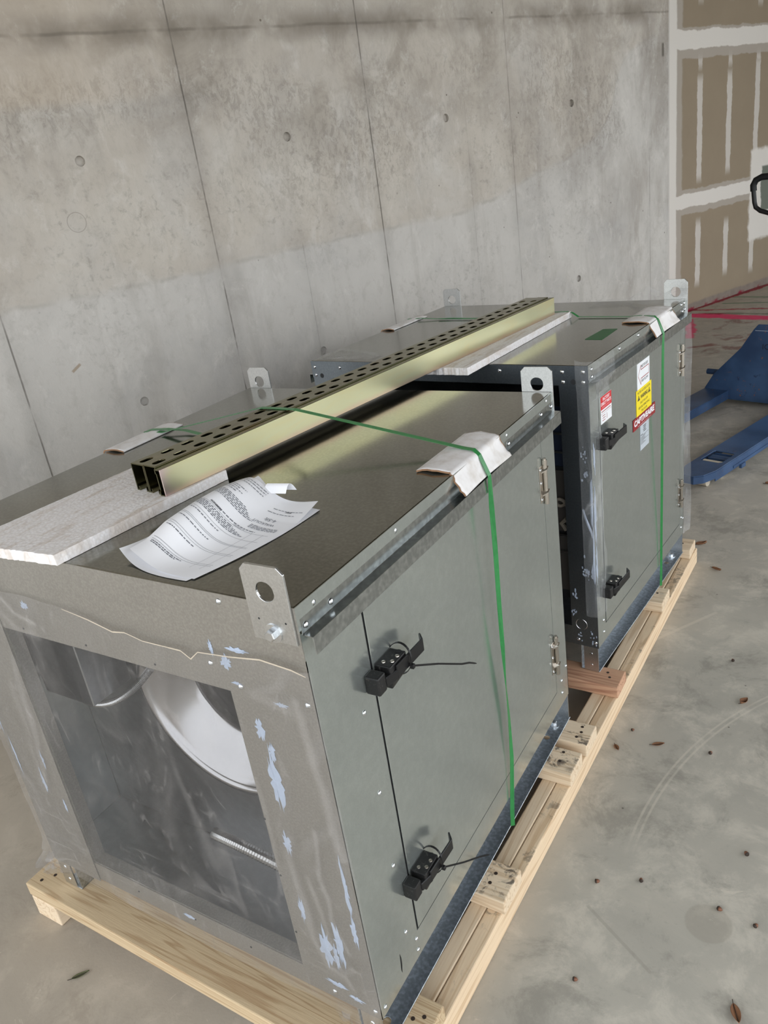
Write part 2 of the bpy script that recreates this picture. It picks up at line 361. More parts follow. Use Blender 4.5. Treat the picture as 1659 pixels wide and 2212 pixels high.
c = m.mix(m.ma('MULTIPLY', m.seg(x, y, (-.82, 6.62), (-.68, 5.95), .05, .6, pw), .85), c, pink)
c = m.mix(m.ma('MULTIPLY', m.seg(x, y, (.02, 6.30), (.5, 6.0), .08, .6, pw), .8), c, pink)
c = m.mix(m.ma('MULTIPLY', m.seg(x, y, (-.62, 5.62), (-.48, 5.70), .05, .8, pw), .7), c, srgb(120, 48, 44))
c = m.mix(m.ma('MULTIPLY', m.rng(m.voro(9, m.map((1, 1, 1), (3, 3, 0))), .035, .02), .7), c, srgb(80, 76, 70))
c = m.mix(1.0, c, (FL, FL * .975, FL * .93, 1), 'MULTIPLY')
MT['floor'] = m.bsdf(c, m.rng(b, .3, .7, .55, .8), 0, m.bump(m.ma('ADD', a, m.ma('MULTIPLY', f, .3)), .12, .01), .3)

# drywall, x along the wall (measured from its own start), z up
m = Mat('taped_drywall')
x, y, z = m.xyz()[0:3]
n1 = m.noise(7, 4, .65); n2 = m.noise(2, 4, .6)
wob = m.ma('MULTIPLY', m.ma('SUBTRACT', n1, .5), .09)
wob2 = m.ma('MULTIPLY', m.ma('SUBTRACT', n2, .5), .10)
face = m.mix(m.noise(3, 3), srgb(158, 144, 124), srgb(170, 156, 135))
mud, mud2 = srgb(242, 238, 231), srgb(206, 198, 188)
U0 = 5.80
def strip(u, z0, z1, w):
    d = m.ma('ADD', m.ma('ABSOLUTE', m.ma('SUBTRACT', x, u - U0)), m.ma('MULTIPLY', wob, .55))
    return m.ma('MULTIPLY', m.rng(d, w, w - .010), m.ma('MULTIPLY', m.rng(z, z0 - .05, z0 + .05), m.rng(z, z1 + .05, z1 - .05)))
def hband(zc, w, wv):
    return m.rng(m.ma('ADD', m.ma('ABSOLUTE', m.ma('SUBTRACT', z, m.ma('ADD', zc, m.ma('MULTIPLY', wob2, .5)))), m.ma('MULTIPLY', wob, wv)), w, w - .012)
c = face
col = mud2
sm = None
for k in range(12):
    u = 6.23 + .43 * k
    for (z0, z1) in ((.22, .78), (1.11, 1.97), (2.46, 3.1)):
        s_ = strip(u, z0 + .03 * math.sin(k * 2.1), z1 - .07 * math.sin(k * 1.3 + z0), .042)
        sm = s_ if sm is None else m.ma('MAXIMUM', sm, s_)
    s_ = strip(u, 1.98, 2.06, .032); sm = m.ma('MAXIMUM', sm, s_)
c = m.mix(m.ma('MULTIPLY', sm, .85), c, srgb(228, 223, 216))
wide = m.ma('MAXIMUM', hband(.945, .105, .6), m.ma('MAXIMUM', hband(2.165, .12, .6), m.rng(m.ma('ADD', x, m.ma('MULTIPLY', wob, .6)), .20, .17)))
c = m.mix(m.ma('MULTIPLY', wide, .75), c, srgb(196, 189, 180))
nar = m.ma('MAXIMUM', hband(.955, .062, .5), m.ma('MAXIMUM', hband(2.19, .075, .5), m.rng(m.ma('ADD', x, m.ma('MULTIPLY', wob, .3)), .12, .10)))
c = m.mix(nar, c, mud)
def rect(u0, u1, z0, z1, s=.02):
    return m.ma('MULTIPLY', m.ma('MULTIPLY', m.rng(m.ma('ADD', x, wob), u0 - U0 - s, u0 - U0 + s), m.rng(x, u1 - U0 + s, u1 - U0 - s)), m.ma('MULTIPLY', m.rng(m.ma('ADD', z, wob), z0 - s, z0 + s), m.rng(m.ma('ADD', z, wob), z1 + s, z1 - s)))
c = m.mix(rect(7.03, 8.1, .46, 1.27), c, mud)
c = m.mix(m.ma('MULTIPLY', m.rng(m.ma('SUBTRACT', x, wob), 7.21 - U0, 7.23 - U0), m.ma('MULTIPLY', m.rng(x, 7.93 - U0, 7.91 - U0), m.ma('MULTIPLY', m.rng(z, .70, .72), m.rng(z, 1.12, 1.10)))), c, srgb(126, 132, 122))
base = m.rng(m.ma('ADD', z, m.ma('MULTIPLY', wob, .3)), .075, .05)
c = m.mix(base, c, m.mix(m.noise(14, 4), srgb(126, 116, 108), srgb(160, 150, 140)))
c = m.mix(m.ma('MULTIPLY', m.rng(m.ma('ADD', z, wob), .03, .0), m.rng(m.noise(5, 3), .45, .6)), c, srgb(140, 40, 60))
c = m.mix(1.0, c, (.96, .95, .94, 1), 'MULTIPLY')
MT['drywall'] = m.bsdf(c, .85, 0, m.bump(m.ma('ADD', nar, sm), .15, .004), .25)
MT['bead'] = plain('white_corner_bead', srgb(220, 216, 209), .7, vary=.05)
m = Mat('raw_concrete_soffit')
MT['soffit'] = m.bsdf(m.mix(m.noise(2, 5, .6), srgb(96, 90, 80), srgb(122, 114, 102)), .9)

# ------------------------------------------------------------------ geometry helpers
def P3(axis, a, b, h):
    return (h, a, b) if axis == 'x' else (a, h, b) if axis == 'y' else (a, b, h)

class MB:
    def __init__(s): s.bm = bmesh.new()
    def face(s, vs):
        try: return s.bm.faces.new(vs)
        except ValueError: return None
    def box(s, x0, x1, y0, y1, z0, z1):
        v = [s.bm.verts.new((x, y, z)) for x in (x0, x1) for y in (y0, y1) for z in (z0, z1)]
        for q in ((0, 1, 3, 2), (4, 6, 7, 5), (0, 4, 5, 1), (2, 3, 7, 6), (0, 2, 6, 4), (1, 5, 7, 3)): s.face([v[i] for i in q])
        return s
    def hull8(s, pts):
        v = [s.bm.verts.new(p) for p in pts]
        for q in ((0, 1, 2, 3), (7, 6, 5, 4), (0, 4, 5, 1), (1, 5, 6, 2), (2, 6, 7, 3), (3, 7, 4, 0)): s.face([v[i] for i in q])
        return s
    def prism(s, pts, axis, h0, h1):
        a = [s.bm.verts.new(P3(axis, p[0], p[1], h0)) for p in pts]; b = [s.bm.verts.new(P3(axis, p[0], p[1], h1)) for p in pts]
        s.face(a); s.face(b[::-1]); n = len(pts)
        for i in range(n): s.face([a[i], b[i], b[(i + 1) % n], a[(i + 1) % n]])
        return s
    def plate(s, outer, holes, axis, h0, h1):
        loops = [outer] + list(holes)
        flat = [p for l in loops for p in l]
        tris = tessellate_polygon([[Vector((p[0], p[1], 0)) for p in l] for l in loops])
        a = [s.bm.verts.new(P3(axis, p[0], p[1], h0)) for p in flat]; b = [s.bm.verts.new(P3(axis, p[0], p[1], h1)) for p in flat]
        for t in tris:
            s.face([a[i] for i in t]); s.face([b[i] for i in reversed(t)])
        k = 0
        for l in loops:
            n = len(l)
            for i in range(n):
                j = (i + 1) % n; s.face([a[k + i], b[k + i], b[k + j], a[k + j]])
            k += n
        return s
    def cyl(s, p0, p1, r, n=16, r2=None, caps=True):
        return s.tube([p0, p1], [r, r if r2 is None else r2], n, caps)
    def tube(s, pts, r, n=10, caps=True):
        pts = [Vector(p) for p in pts]; rs = r if isinstance(r, (list, tuple)) else [r] * len(pts)
        rings = []; up = None
        for i, p in enumerate(pts):
            d = (pts[min(i + 1, len(pts) - 1)] - pts[max(i - 1, 0)]).normalized()
            if up is None: up = Vector((0, 0, 1)) if abs(d.z) < .9 else Vector((1, 0, 0))
            u = d.cross(up).normalized(); w = u.cross(d).normalized(); up = w
            rings.append([s.bm.verts.new(p + (u * math.cos(2 * PI * k / n) + w * math.sin(2 * PI * k / n)) * rs[i]) for k in range(n)])
        for a, b in zip(rings, rings[1:]):
            for k in range(n): s.face([a[k], a[(k + 1) % n], b[(k + 1) % n], b[k]])
        if caps: s.face(rings[0][::-1]); s.face(rings[-1])
        return s
    def lathe(s, prof, o, d, n=40):
        o = Vector(o); d = Vector(d).normalized(); u = d.orthogonal().normalized(); w = d.cross(u)
        rings = [[s.bm.verts.new(o + d * h + (u * math.cos(2 * PI * k / n) + w * math.sin(2 * PI * k / n)) * r) for k in range(n)] for r, h in prof]
        for a, b in zip(rings, rings[1:]):
            for k in range(n): s.face([a[k], a[(k + 1) % n], b[(k + 1) % n], b[k]])
        return s
    def grid(s, fn, nu, nv):
        g = [[s.bm.verts.new(fn(i / nu, j / nv)) for j in range(nv + 1)] for i in range(nu + 1)]
        for i in range(nu):
            for j in range(nv): s.face([g[i][j], g[i + 1][j], g[i + 1][j + 1], g[i][j + 1]])
        return s
    def ribbon(s, pts, wdir, w):
        a = []; b = []
        for i, p in enumerate(pts):
            d = Vector(wdir[i] if isinstance(wdir, list) else wdir).normalized(); ww = w[i] if isinstance(w, list) else w
            a.append(s.bm.verts.new(Vector(p) - d * ww / 2)); b.append(s.bm.verts.new(Vector(p) + d * ww / 2))
        for i in range(len(pts) - 1): s.face([a[i], a[i + 1], b[i + 1], b[i]])
        return s
    def text(s, body, size, fn, bold=0.0, xs=1.0, sub=0):
        vs, fs = glyphs(body, bold)
        v = [s.bm.verts.new(fn(p[0] * size * xs, p[1] * size)) for p in vs]
        for f in fs: s.face([v[i] for i in f])
        return s
    def build(s, name, mat, parent=None, bevel=0.0, seg=1, smooth=False, solid=0.0, loc=None, fixn=True):
        if fixn: bmesh.ops.recalc_face_normals(s.bm, faces=s.bm.faces[:])
        me = bpy.data.meshes.new(name); s.bm.to_mesh(me); s.bm.free()
        o = bpy.data.objects.new(name, me); C.objects.link(o)
        me.materials.append(MT[mat] if isinstance(mat, str) else mat)
        if smooth:
            for p in me.polygons: p.use_smooth = True
            me.set_sharp_from_angle(angle=math.radians(38))
        if solid:
            md = o.modifiers.new('thickness', 'SOLIDIFY'); md.thickness = solid; md.offset = 0
        if bevel:
            md = o.modifiers.new('edge', 'BEVEL'); md.width = bevel; md.segments = seg; md.limit_method = 'ANGLE'; md.angle_limit = math.radians(40)
        if parent is not None: o.parent = parent
        if loc is not None: o.location = loc
        elif parent is not None and parent.get('_z') is not None: o.location = (0, 0, -parent['_z'])
        return o

_gc = {}
def glyphs(body, bold):
    key = (body, bold)
    if key not in _gc:
        cu = bpy.data.curves.new('t', 'FONT'); cu.body = body; cu.align_x = 'CENTER'; cu.align_y = 'CENTER'; cu.offset = bold; cu.resolution_u = 3
        ob = bpy.data.objects.new('t', cu); C.objects.link(ob)
        dg = bpy.context.evaluated_depsgraph_get(); dg.update()
        me = bpy.data.meshes.new_from_object(ob.evaluated_get(dg))
        vs = [tuple(v.co[:2]) for v in me.vertices]; fs = [tuple(p.vertices) for p in me.polygons]
        bpy.data.objects.remove(ob); bpy.data.curves.remove(cu); bpy.data.meshes.remove(me)
        if vs:
            w = max(v[0] for v in vs) - min(v[0] for v in vs)
        _gc[key] = (vs, fs)
    return _gc[key]
def width(body, bold=0.0):
    vs = glyphs(body, bold)[0]; return max(v[0] for v in vs) - min(v[0] for v in vs)

def circ(cx, cy, r, n=24): return [(cx + r * math.cos(2 * PI * k / n), cy + r * math.sin(2 * PI * k / n)) for k in range(n)]
def rectp(a, b, c, d): return [(a, c), (b, c), (b, d), (a, d)]
def slot(cx, cy, L, w, n=8):
    p = []
    for k in range(n + 1):
        t = -PI / 2 + PI * k / n; p.append((cx + w / 2 * math.sin(t + PI / 2) * 0 + w / 2 * math.sin(-t) * 0 + w / 2 * math.cos(t + PI / 2), cy + L / 2 - w / 2 + w / 2 * math.sin(t + PI / 2)))
    for k in range(n + 1):
        t = PI / 2 + PI * k / n; p.append((cx + w / 2 * math.cos(t + PI / 2), cy - L / 2 + w / 2 + w / 2 * math.sin(t + PI / 2)))
    return p

def tag(o, label, cat, group=None, kind=None):
    if label: o['label'] = label
    if cat: o['category'] = cat
    if group: o['group'] = group
    if kind: o['kind'] = kind
    return o
def empty(name, loc, rz, label, cat, group=None):
    o = bpy.data.objects.new(name, None); C.objects.link(o); o.location = loc; o.rotation_euler = (0, 0, rz); o['_z'] = loc[2]
    o.empty_display_size = .1
    return tag(o, label, cat, group)
def struct(name, mb, mat, loc=None, rz=0, **k):
    o = mb.build(name, mat, None, **k)
    if loc is not None: o.location = loc
    o.rotation_euler = (0, 0, rz); o['kind'] = 'structure'
    return o
def subpart(o, parent):
    o.parent = parent; o.location = (0, 0, 0); return o

# ------------------------------------------------------------------ the setting
AZ = math.radians(67.107)                       # direction of the long wall
tW = Vector((math.cos(AZ), math.sin(AZ), 0)); nW = Vector((tW.y, -tW.x, 0))
CEIL = 3.3
w = MB()
holes = [circ(.4384 + .7429 * k, zz, .0155, 20) for k in range(-3, 4) for zz in (.955, 1.7235, 2.49)]
w.plate(rectp(-2.6, 3.372, 0, CEIL), holes, 'y', 0, .012)
w.box(-2.6, 3.372, .0125, .25, 0, CEIL)
struct('wall_left', w, 'concrete_wall', -nW * 1.8284, AZ)
d = MB(); d.box(0, 7.4, 0, .1, 0, CEIL)
struct('wall_back', d, 'drywall', -nW * 3.57 + tW * 5.80, AZ)
d = MB(); d.box(-.028, -.012, -.012, .1, 0, CEIL); d.box(-.008, .008, -.006, .1, 0, CEIL)
struct('trim_1', d, 'bead', -nW * 3.57 + tW * 5.80, AZ)
a = -nW * 1.8404 + tW * 3.365; b = -nW * 3.6 + tW * 5.765; off = Vector((-.35, .0, 0))
d = MB(); d.hull8([(a.x, a.y, 0), (b.x, b.y, 0), (b.x + off.x, b.y, 0), (a.x + off.x, a.y + .05, 0), (a.x, a.y, CEIL), (b.x, b.y, CEIL), (b.x + off.x, b.y, CEIL), (a.x + off.x, a.y + .05, CEIL)])
struct('wall_return', d, 'soffit')
f = MB(); f.box(-9, 11, -9, 15, -.12, 0)
struct('floor', f, 'floor')
c_ = MB(); c_.box(-7.5, 3.9, -2.3, 14.0, CEIL, CEIL + .25)
struct('ceiling', c_, 'soffit')
d = MB(); d.box(-2.0, 4.1, 13.2, 13.4, 0, CEIL)
struct('added_wall_far', d, 'soffit')  # unseen wall, added to darken reflections in the metal
d = MB(); d.box(3.9, 4.1, 8.0, 13.2, 0, CEIL)
struct('added_wall_right', d, 'soffit')  # unseen wall, added to darken the far floor and door reflections

# ------------------------------------------------------------------ shared fittings
_screw = None
def screws(parent, pts, axis, r=.0042, mat='zinc'):
    """one small pan-head screw per point; pts are (x, y, z), the head looks along axis"""
    dv = {'x': Vector((1, 0, 0)), '-y': Vector((0, -1, 0)), 'z': Vector((0, 0, 1))}[axis]
    key = (axis, r)
    for p in pts:
        me = SC.get(key)
        if me is None:
            b = MB(); b.lathe([(.0001, .0), (r * 1.25, .0), (r * 1.2, .0006), (r * .95, .0014), (r * .6, .0024), (r * .3, .0027), (r * .28, .0016), (.0001, .0014)], (0, 0, 0), dv, 14)
            o = b.build('screw', mat, parent, smooth=True); SC[key] = o.data
        else:
            o = bpy.data.objects.new('screw', me); C.objects.link(o); o.parent = parent
        o.location = Vector(p) - Vector((0, 0, parent.get('_z') or 0))
SC = {}

def hexbolt(parent, p, d, r=.009, washer=.015, name='bolt'):
    p = Vector(p); d = Vector(d).normalized()
    b = MB(); b.lathe([(.0001, 0), (washer, 0), (washer, .002), (r * 1.1, .0022), (.0001, .0022)], p, d, 24)
    b.lathe([(.0001, .0022), (r, .0022), (r, .010), (r * .85, .0112), (.0001, .0112)], p, d, 6)
    o = b.build(name, 'zinc', parent); o.location = (0, 0, 0); return o

def lug(root, xc, y, dirn, z0=.982, zt=1.104, wd=.077):
    """lifting lug: chamfered plate with a round eye, standing on an end face"""
    ch = .010; x0, x1 = xc - wd / 2, xc + wd / 2
    out = [(x0, z0), (x1, z0), (x1, zt - ch), (x1 - ch, zt), (x0 + ch, zt), (x0, zt - ch)]
    b = MB(); b.plate(out, [circ(xc, zt - .041, .0158, 28)], 'y', y, y + dirn * .004)
    o = b.build('lifting_lug', 'galv_lug', root, bevel=.0006)
    hexbolt(o, (xc, y + dirn * .004, z0 + .015), (0, dirn, 0))
    for sx in (-.022, .026):
        h = MB(); h.cyl((xc + sx, y + dirn * .0041, z0 + .035), (xc + sx, y + dirn * .0035, z0 + .035), .0018, 10)
        subpart(h.build('pilot_hole', 'dark'), o)
    return o

def hinge(root, y, z0, z1):
    h = z1 - z0
    b = MB(); b.box(0, .002, y - .024, y - .004, z0 + .008, z1 - .012)
    o = b.build('hinge', 'stainless', root, bevel=.001)
    br = MB()
    br.cyl((.006, y, z0), (.006, y, z0 + h * .24), .0062, 14); br.cyl((.006, y, z0 + h * .26), (.006, y, z0 + h * .76), .0055, 14); br.cyl((.006, y, z0 + h * .78), (.006, y, z1), .0062, 14)
    br.cyl((.006, y, z1), (.006, y, z1 + .004), .004, 12)
    subpart(br.build('hinge_barrel', 'stainless', o, smooth=True), o)
    for zz in (z0 + h * .25, z0 + h * .77):
        t = MB(); t.hull8([(.001, y - .012, zz - .006), (.014, y - .006, zz + .001), (.014, y + .004, zz + .007), (.001, y - .004, zz + .004), (.001, y - .012, zz - .003), (.014, y - .006, zz + .004), (.014, y + .004, zz + .010), (.001, y - .004, zz + .007)])
        subpart(t.build('hinge_tab', 'stainless', o), o)
    for zz in (z0 + .016, z0 + h * .52, z1 - .02):
        k = MB(); k.lathe([(.0001, 0), (.0042, 0), (.0036, .0016), (.0001, .0026)], (.002, y - .017, zz), (1, 0, 0), 12)
        subpart(k.build('hinge_screw', 'zinc', o, smooth=True), o)

def latch(root, yg, zc):
    """black draw latch: keeper on the fixed panel, body and lever on the door; yg is the door gap"""
    kp = MB(); kp.prism([(yg - .027, zc - .020), (yg - .004, zc - .020), (yg - .004, zc + .014), (yg - .027, zc + .014)], 'x', 0, .027)
    b = MB(); b.box(0, .031, yg + .005, yg + .056, zc - .018, zc + .016)
    b.hull8([(0, yg + .010, zc - .030), (.026, yg + .010, zc - .030), (.026, yg + .048, zc - .022), (0, yg + .048, zc - .022), (0, yg + .006, zc - .017), (.031, yg + .006, zc - .017), (.031, yg + .055, zc - .017), (0, yg + .055, zc - .017)])
    o = b.build('latch', 'dusty_black', root, bevel=.002, seg=2)
    k = kp.build('latch_keeper', 'dusty_black', o, bevel=.003, seg=2); k.location = (0, 0, 0)
    ar = MB(); ar.hull8([(.020, yg - .006, zc - .014), (.029, yg - .006, zc - .014), (.036, yg + .022, zc - .014), (.028, yg + .022, zc - .014), (.020, yg - .006, zc + .004), (.029, yg - .006, zc + .004), (.036, yg + .022, zc + .004), (.028, yg + .022, zc + .004)])
    subpart(ar.build('latch_hook', 'black', o, bevel=.0015), o)
    lv = MB()
    pr = [(.0315, yg + .018), (.0355, yg + .018), (.0375, yg + .102), (.024, yg + .117), (.0215, yg + .1145), (.0335, yg + .100)]
    lv.prism(pr, 'z', zc - .012, zc + .012)
    subpart(lv.build('latch_lever', 'black', o, bevel=.0012), o)
    for (xx, yy) in ((.012, yg + .016), (.025, yg + .022), (.025, yg + .038)):
        r = MB(); r.lathe([(.0001, 0), (.0038, 0), (.0034, .0012), (.0001, .0016)], (xx, yy, zc + .016), (0, 0, 1), 14)
        subpart(r.build('latch_rivet', 'stainless', o, smooth=True), o)
    r = MB(); r.cyl((.020, yg + .050, zc + .0155), (.020, yg + .050, zc + .0166), .0052, 16)
    subpart(r.build('latch_hole', 'rubber', o), o)

def rail(root, x_out, sgn, L, zb, zt):
    """C rail under the cabinet, open to the outside: lower flange, web, upper flange"""
    w_, t = .058, .003
    X = lambda v: x_out - sgn * v
    b = MB()
    holes = [circ(X(.030), yy, .0085, 16) for yy in (.045, L - .10)]
    xs = sorted((X(0), X(w_)))
    b.plate(rectp(xs[0], xs[1], .002, L + .004), holes, 'z', zb, zb + t)
    xs = sorted((X(w_), X(w_ - t))); b.box(xs[0], xs[1], .004, L, zb + t, zt)
    xs = sorted((X(.006), X(w_))); b.box(xs[0], xs[1], .004, L, zt - t, zt - .0005)
    o = b.build('base_rail', 'galv_rail', root, bevel=.0005)
    e = MB(); xs = sorted((X(.002), X(.046))); e.box(xs[0], xs[1], .0, .003, zb + t, zt + .004)
    ebr = e.build('end_bracket', 'galv_lug', o); ebr.location = (0, 0, 0)
    for zz in (zb + .022, zb + .062):
        k = MB(); k.lathe([(.0001, 0), (.0055, 0), (.0045, .0012), (.0001, .0016)], (X(.024), 0, zz), (0, -1, 0), 14)
        subpart(k.build('rivet', 'zinc', o, smooth=True), o)
    for yy in (L - .045,):
        hexbolt(o, (X(.030), yy, zb + t), (0, 0, 1), .0085, .015)
    e2 = MB(); xs = sorted((X(.002), X(.046))); e2.box(xs[0], xs[1], L - .003, L, zb + t, zt - .001)
    q = e2.build('end_bracket', 'galv_lug', o); q.location = (0, 0, 0)
    return o

def drip_edge(root, W, L):
    for sgn, x0 in ((1, 0.0), (-1, -W)):
        X = lambda v: x0 + sgn * v
        b = MB()
        pr = [(X(.0), 1.0215), (X(.0016), 1.0215), (X(.0018), .9975), (X(.0195), .9965), (X(.0205), .9675), (X(.0192), .9672), (X(.0182), .9951), (X(.0), .9955)]
        b.prism(pr, 'y', .004, L + .003)
        b.build('drip_edge', 'galv_strip', root, bevel=.0004)

def door_panel(root, y0, y1, L, zb, zd, gapw=.006):
    """fixed stiles, sill and the flush access door of one long side (plane x = 0)"""
    s = MB(); s.box(-.0022, 0, .0, y0 - gapw, zb, .998)
    s.box(-.0022, 0, y1 + .0015, L, zb, .998)
    s.box(-.0022, 0, y0 - gapw, y1 + .0015, zb, zd - .002)
    s.build('side_panel', 'galv_side', root)
    d = MB(); d.box(-.0022, .0003, y0, y1, zd, .992)
    d.build('access_door', 'galv_side', root, bevel=.0008)
    g = MB(); g.box(-.012, -.0024, y0 - .012, y0 + .02, zd - .02, .99); g.box(-.012, -.0024, y0 + .02, y1 + .01, zd - .02, zd + .02); g.box(-.012, -.0024, y1 - .02, y1 + .012, zd + .02, .99)
    g.build('door_gasket', 'rubber', root)

def cabinet_shell(root, W, L, zb, zcap, open_front):
    """roof, back, far side and floor pan of a cabinet"""
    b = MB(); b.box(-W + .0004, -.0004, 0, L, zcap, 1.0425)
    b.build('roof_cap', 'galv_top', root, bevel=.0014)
    # thin skins of the cap on the visible sides (same sheet, duller finish, tones set for what each face reflects)
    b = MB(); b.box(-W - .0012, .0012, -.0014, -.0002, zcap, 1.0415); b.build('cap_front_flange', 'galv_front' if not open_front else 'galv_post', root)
    b = MB(); b.box(.0002, .0016, -.0012, L + .001, 1.004, 1.0418); b.build('cap_side_flange', 'galv_side', root)
    b = MB(); b.box(-W, 0, L - .0022, L, zb, zcap - .001); b.build('back_panel', 'galv_dark', root)
    b = MB(); b.box(-W, -W + .0022, 0, L - .003, zb, zcap - .001); b.build('far_side_panel', 'galv_side', root)
    b = MB(); b.box(-W + .003, -.003, .003, L - .003, zb + .002, zb + .005); b.build('floor_pan', 'galv_dark', root)

ZB, ZR = .1885, .1025          # bottom of cabinet, top of skid deck
# ------------------------------------------------------------------ front cabinet with fan
W1, L1 = .92, 1.0046
F = empty('fan_cabinet', (0, 0, ZR), 0, 'nearer galvanised fan cabinet, its open end wrapped in hazy plastic, on the wooden skid', 'fan unit')
cabinet_shell(F, W1, L1, ZB, .955, False)
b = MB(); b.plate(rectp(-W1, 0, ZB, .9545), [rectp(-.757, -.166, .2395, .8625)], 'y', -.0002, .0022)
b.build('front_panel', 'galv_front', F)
b = MB(); b.box(-.7574, -.7552, .0024, .030, .2395, .8625); b.box(-.1682, -.166, .0024, .030, .2395, .8625); b.box(-.755, -.1684, .0024, .030, .8605, .8625); b.box(-.755, -.1684, .0024, .030, .2395, .2415)
b.build('opening_flange', 'galv_front', F)
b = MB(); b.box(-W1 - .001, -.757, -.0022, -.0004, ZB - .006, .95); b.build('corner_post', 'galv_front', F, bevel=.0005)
door_panel(F, .1515, .9195, L1, ZB, .2515)
drip_edge(F, W1, L1)
rail(F, -.001, 1, L1, ZR, ZB); rail(F, -W1 + .001, -1, L1, ZR, ZB)
lug(F, -.0415, -.0016, -1); lug(F, -W1 + .0415, -.0016, -1); lug(F, -.034, L1 + .001, 1, .985, 1.102); lug(F, -W1 + .042, L1 + .001, 1, .985, 1.102)
hinge(F, .9205, .797, .907); hinge(F, .9205, .312, .424)
latch(F, .1495, .832); latch(F, .1515, .380)
screws(F, [(.0004, .0407 + .0, 1.028), (.0004, .2725, 1.0305), (.0004, .735, 1.031), (.0004, .968, 1.032)], 'x')
screws(F, [(.0024, .0776, 1.0085), (.0024, .0151, 1.007), (.0024, .7405, 1.011), (.0024, .9944, 1.011), (.0024, .930, 1.012)], 'x')
screws(F, [(.0002, .1085, .7856), (.0002, .1096, .6192), (.0002, .1107, .4522), (.0002, .1114, .2852), (.0002, .1393, .2342), (.0002, .1391, .2052), (.0002, .0153, .205), (.0002, .958, .262), (.0002, .958, .223), (.0002, .995, .285)], 'x', .0038)
screws(F, [(-.1411, -.0016, 1.0285), (-.78, -.0016, 1.0285), (-.1948, -.0004, .9078), (-.1417, -.0004, .8766), (-.0133, -.0004, .8756), (-.8, -.0024, .905), (-.012, -.0004, .205), (-.10, -.0004, .206)], '-y')
# small punched holes along the frame
b = MB()
for px_, pz_ in ((-.686, .873), (-.505, .874), (-.330, .874), (-.165, .60), (-.163, .47), (-.161, .33), (-.45, .214), (-.62, .214), (-.30, .214), (-.77, .70), (-.77, .5)):
    b.cyl((px_, -.0009, pz_), (px_, -.0002, pz_), .0022, 10)
b.build('punched_hole', 'dark', F)['kind'] = 'stuff'
# inside: inlet partition, spun inlet cone, fan wheel, conduit
IX, IZ, IY = -.455, .617, .205
b = MB(); b.plate(rectp(-W1 + .004, -.004, ZB + .007, .953), [circ(IX, IZ, .2235, 64)], 'y', IY, IY + .002); b.build('inlet_partition', 'galv_dark', F)
b = MB(); prof = [(.240, .000), (.236, -.004), (.230, -.0055), (.224, -.004), (.2195, .001)] + [(.2185 - .0905 * k / 8.0, .003 + .056 * (k / 8.0) ** 1.12) for k in range(9)] + [(.1262, .064), (.1255, .072), (.1255, .12)]
b.lathe(prof, (IX, IY, IZ), (0, 1, 0), 96); b.build('inlet_cone', 'spun', F, smooth=True, solid=.0015)
b = MB(); b.lathe([(.0001, .30), (.26, .30), (.26, .305), (.0001, .305)], (IX, IY, IZ), (0, 1, 0), 48); b.lathe([(.0001, .26), (.045, .26), (.045, .30)], (IX, IY, IZ), (0, 1, 0), 24)
fw = b.build('fan_wheel', 'dark', F, smooth=True)
for k in range(9):
    t = 2 * PI * k / 9; r0, r1 = .14, .25
    bl = MB()
    p = lambda r, tt, h: (IX + r * math.cos(tt), IY + h, IZ + r * math.sin(tt))
    bl.hull8([p(r0, t, .13), p(r1, t + .5, .16), p(r1, t + .52, .16), p(r0, t + .02, .13), p(r0, t, .30), p(r1, t + .5, .30), p(r1, t + .52, .30), p(r0, t + .02, .30)])
    subpart(bl.build('fan_blade', 'galv_dark', fw), fw)
def conduit(path, r, name='flexible_conduit'):
    b = MB(); P = [Vector(q) for q in path]; n = 150; pts = []; rs = []
    for i in range(n):
        t = i / (n - 1) * (len(P) - 1); k = min(int(t), len(P) - 2); u = t - k
        p0 = P[max(k - 1, 0)]; p1 = P[k]; p2 = P[k + 1]; p3 = P[min(k + 2, len(P) - 1)]
        pts.append(.5 * ((2 * p1) + (-p0 + p2) * u + (2 * p0 - 5 * p1 + 4 * p2 - p3) * u * u + (-p0 + 3 * p1 - 3 * p2 + p3) * u ** 3)); rs.append(r * (1.0 if i % 2 else .86))
    b.tube(pts, rs, 12); return b.build(name, 'conduit', F, smooth=False)
conduit([(-.445, .101, .357), (-.43, .10, .357), (-.36, .10, .352), (-.27, .11, .326), (-.19, .13, .285), (-.13, .16, .24)], .0125)
conduit([(-.86, .15, .60), (-.78, .13, .585), (-.71, .14, .595), (-.66, .17, .625), (-.63, .20, .66)], .009)
b = MB(); b.box(-.86, -.70, .09, .195, .62, .84); b.build('reflection_box', 'galv_dark', F, bevel=.002)  # box added to stand for a rectangular reflection behind the film
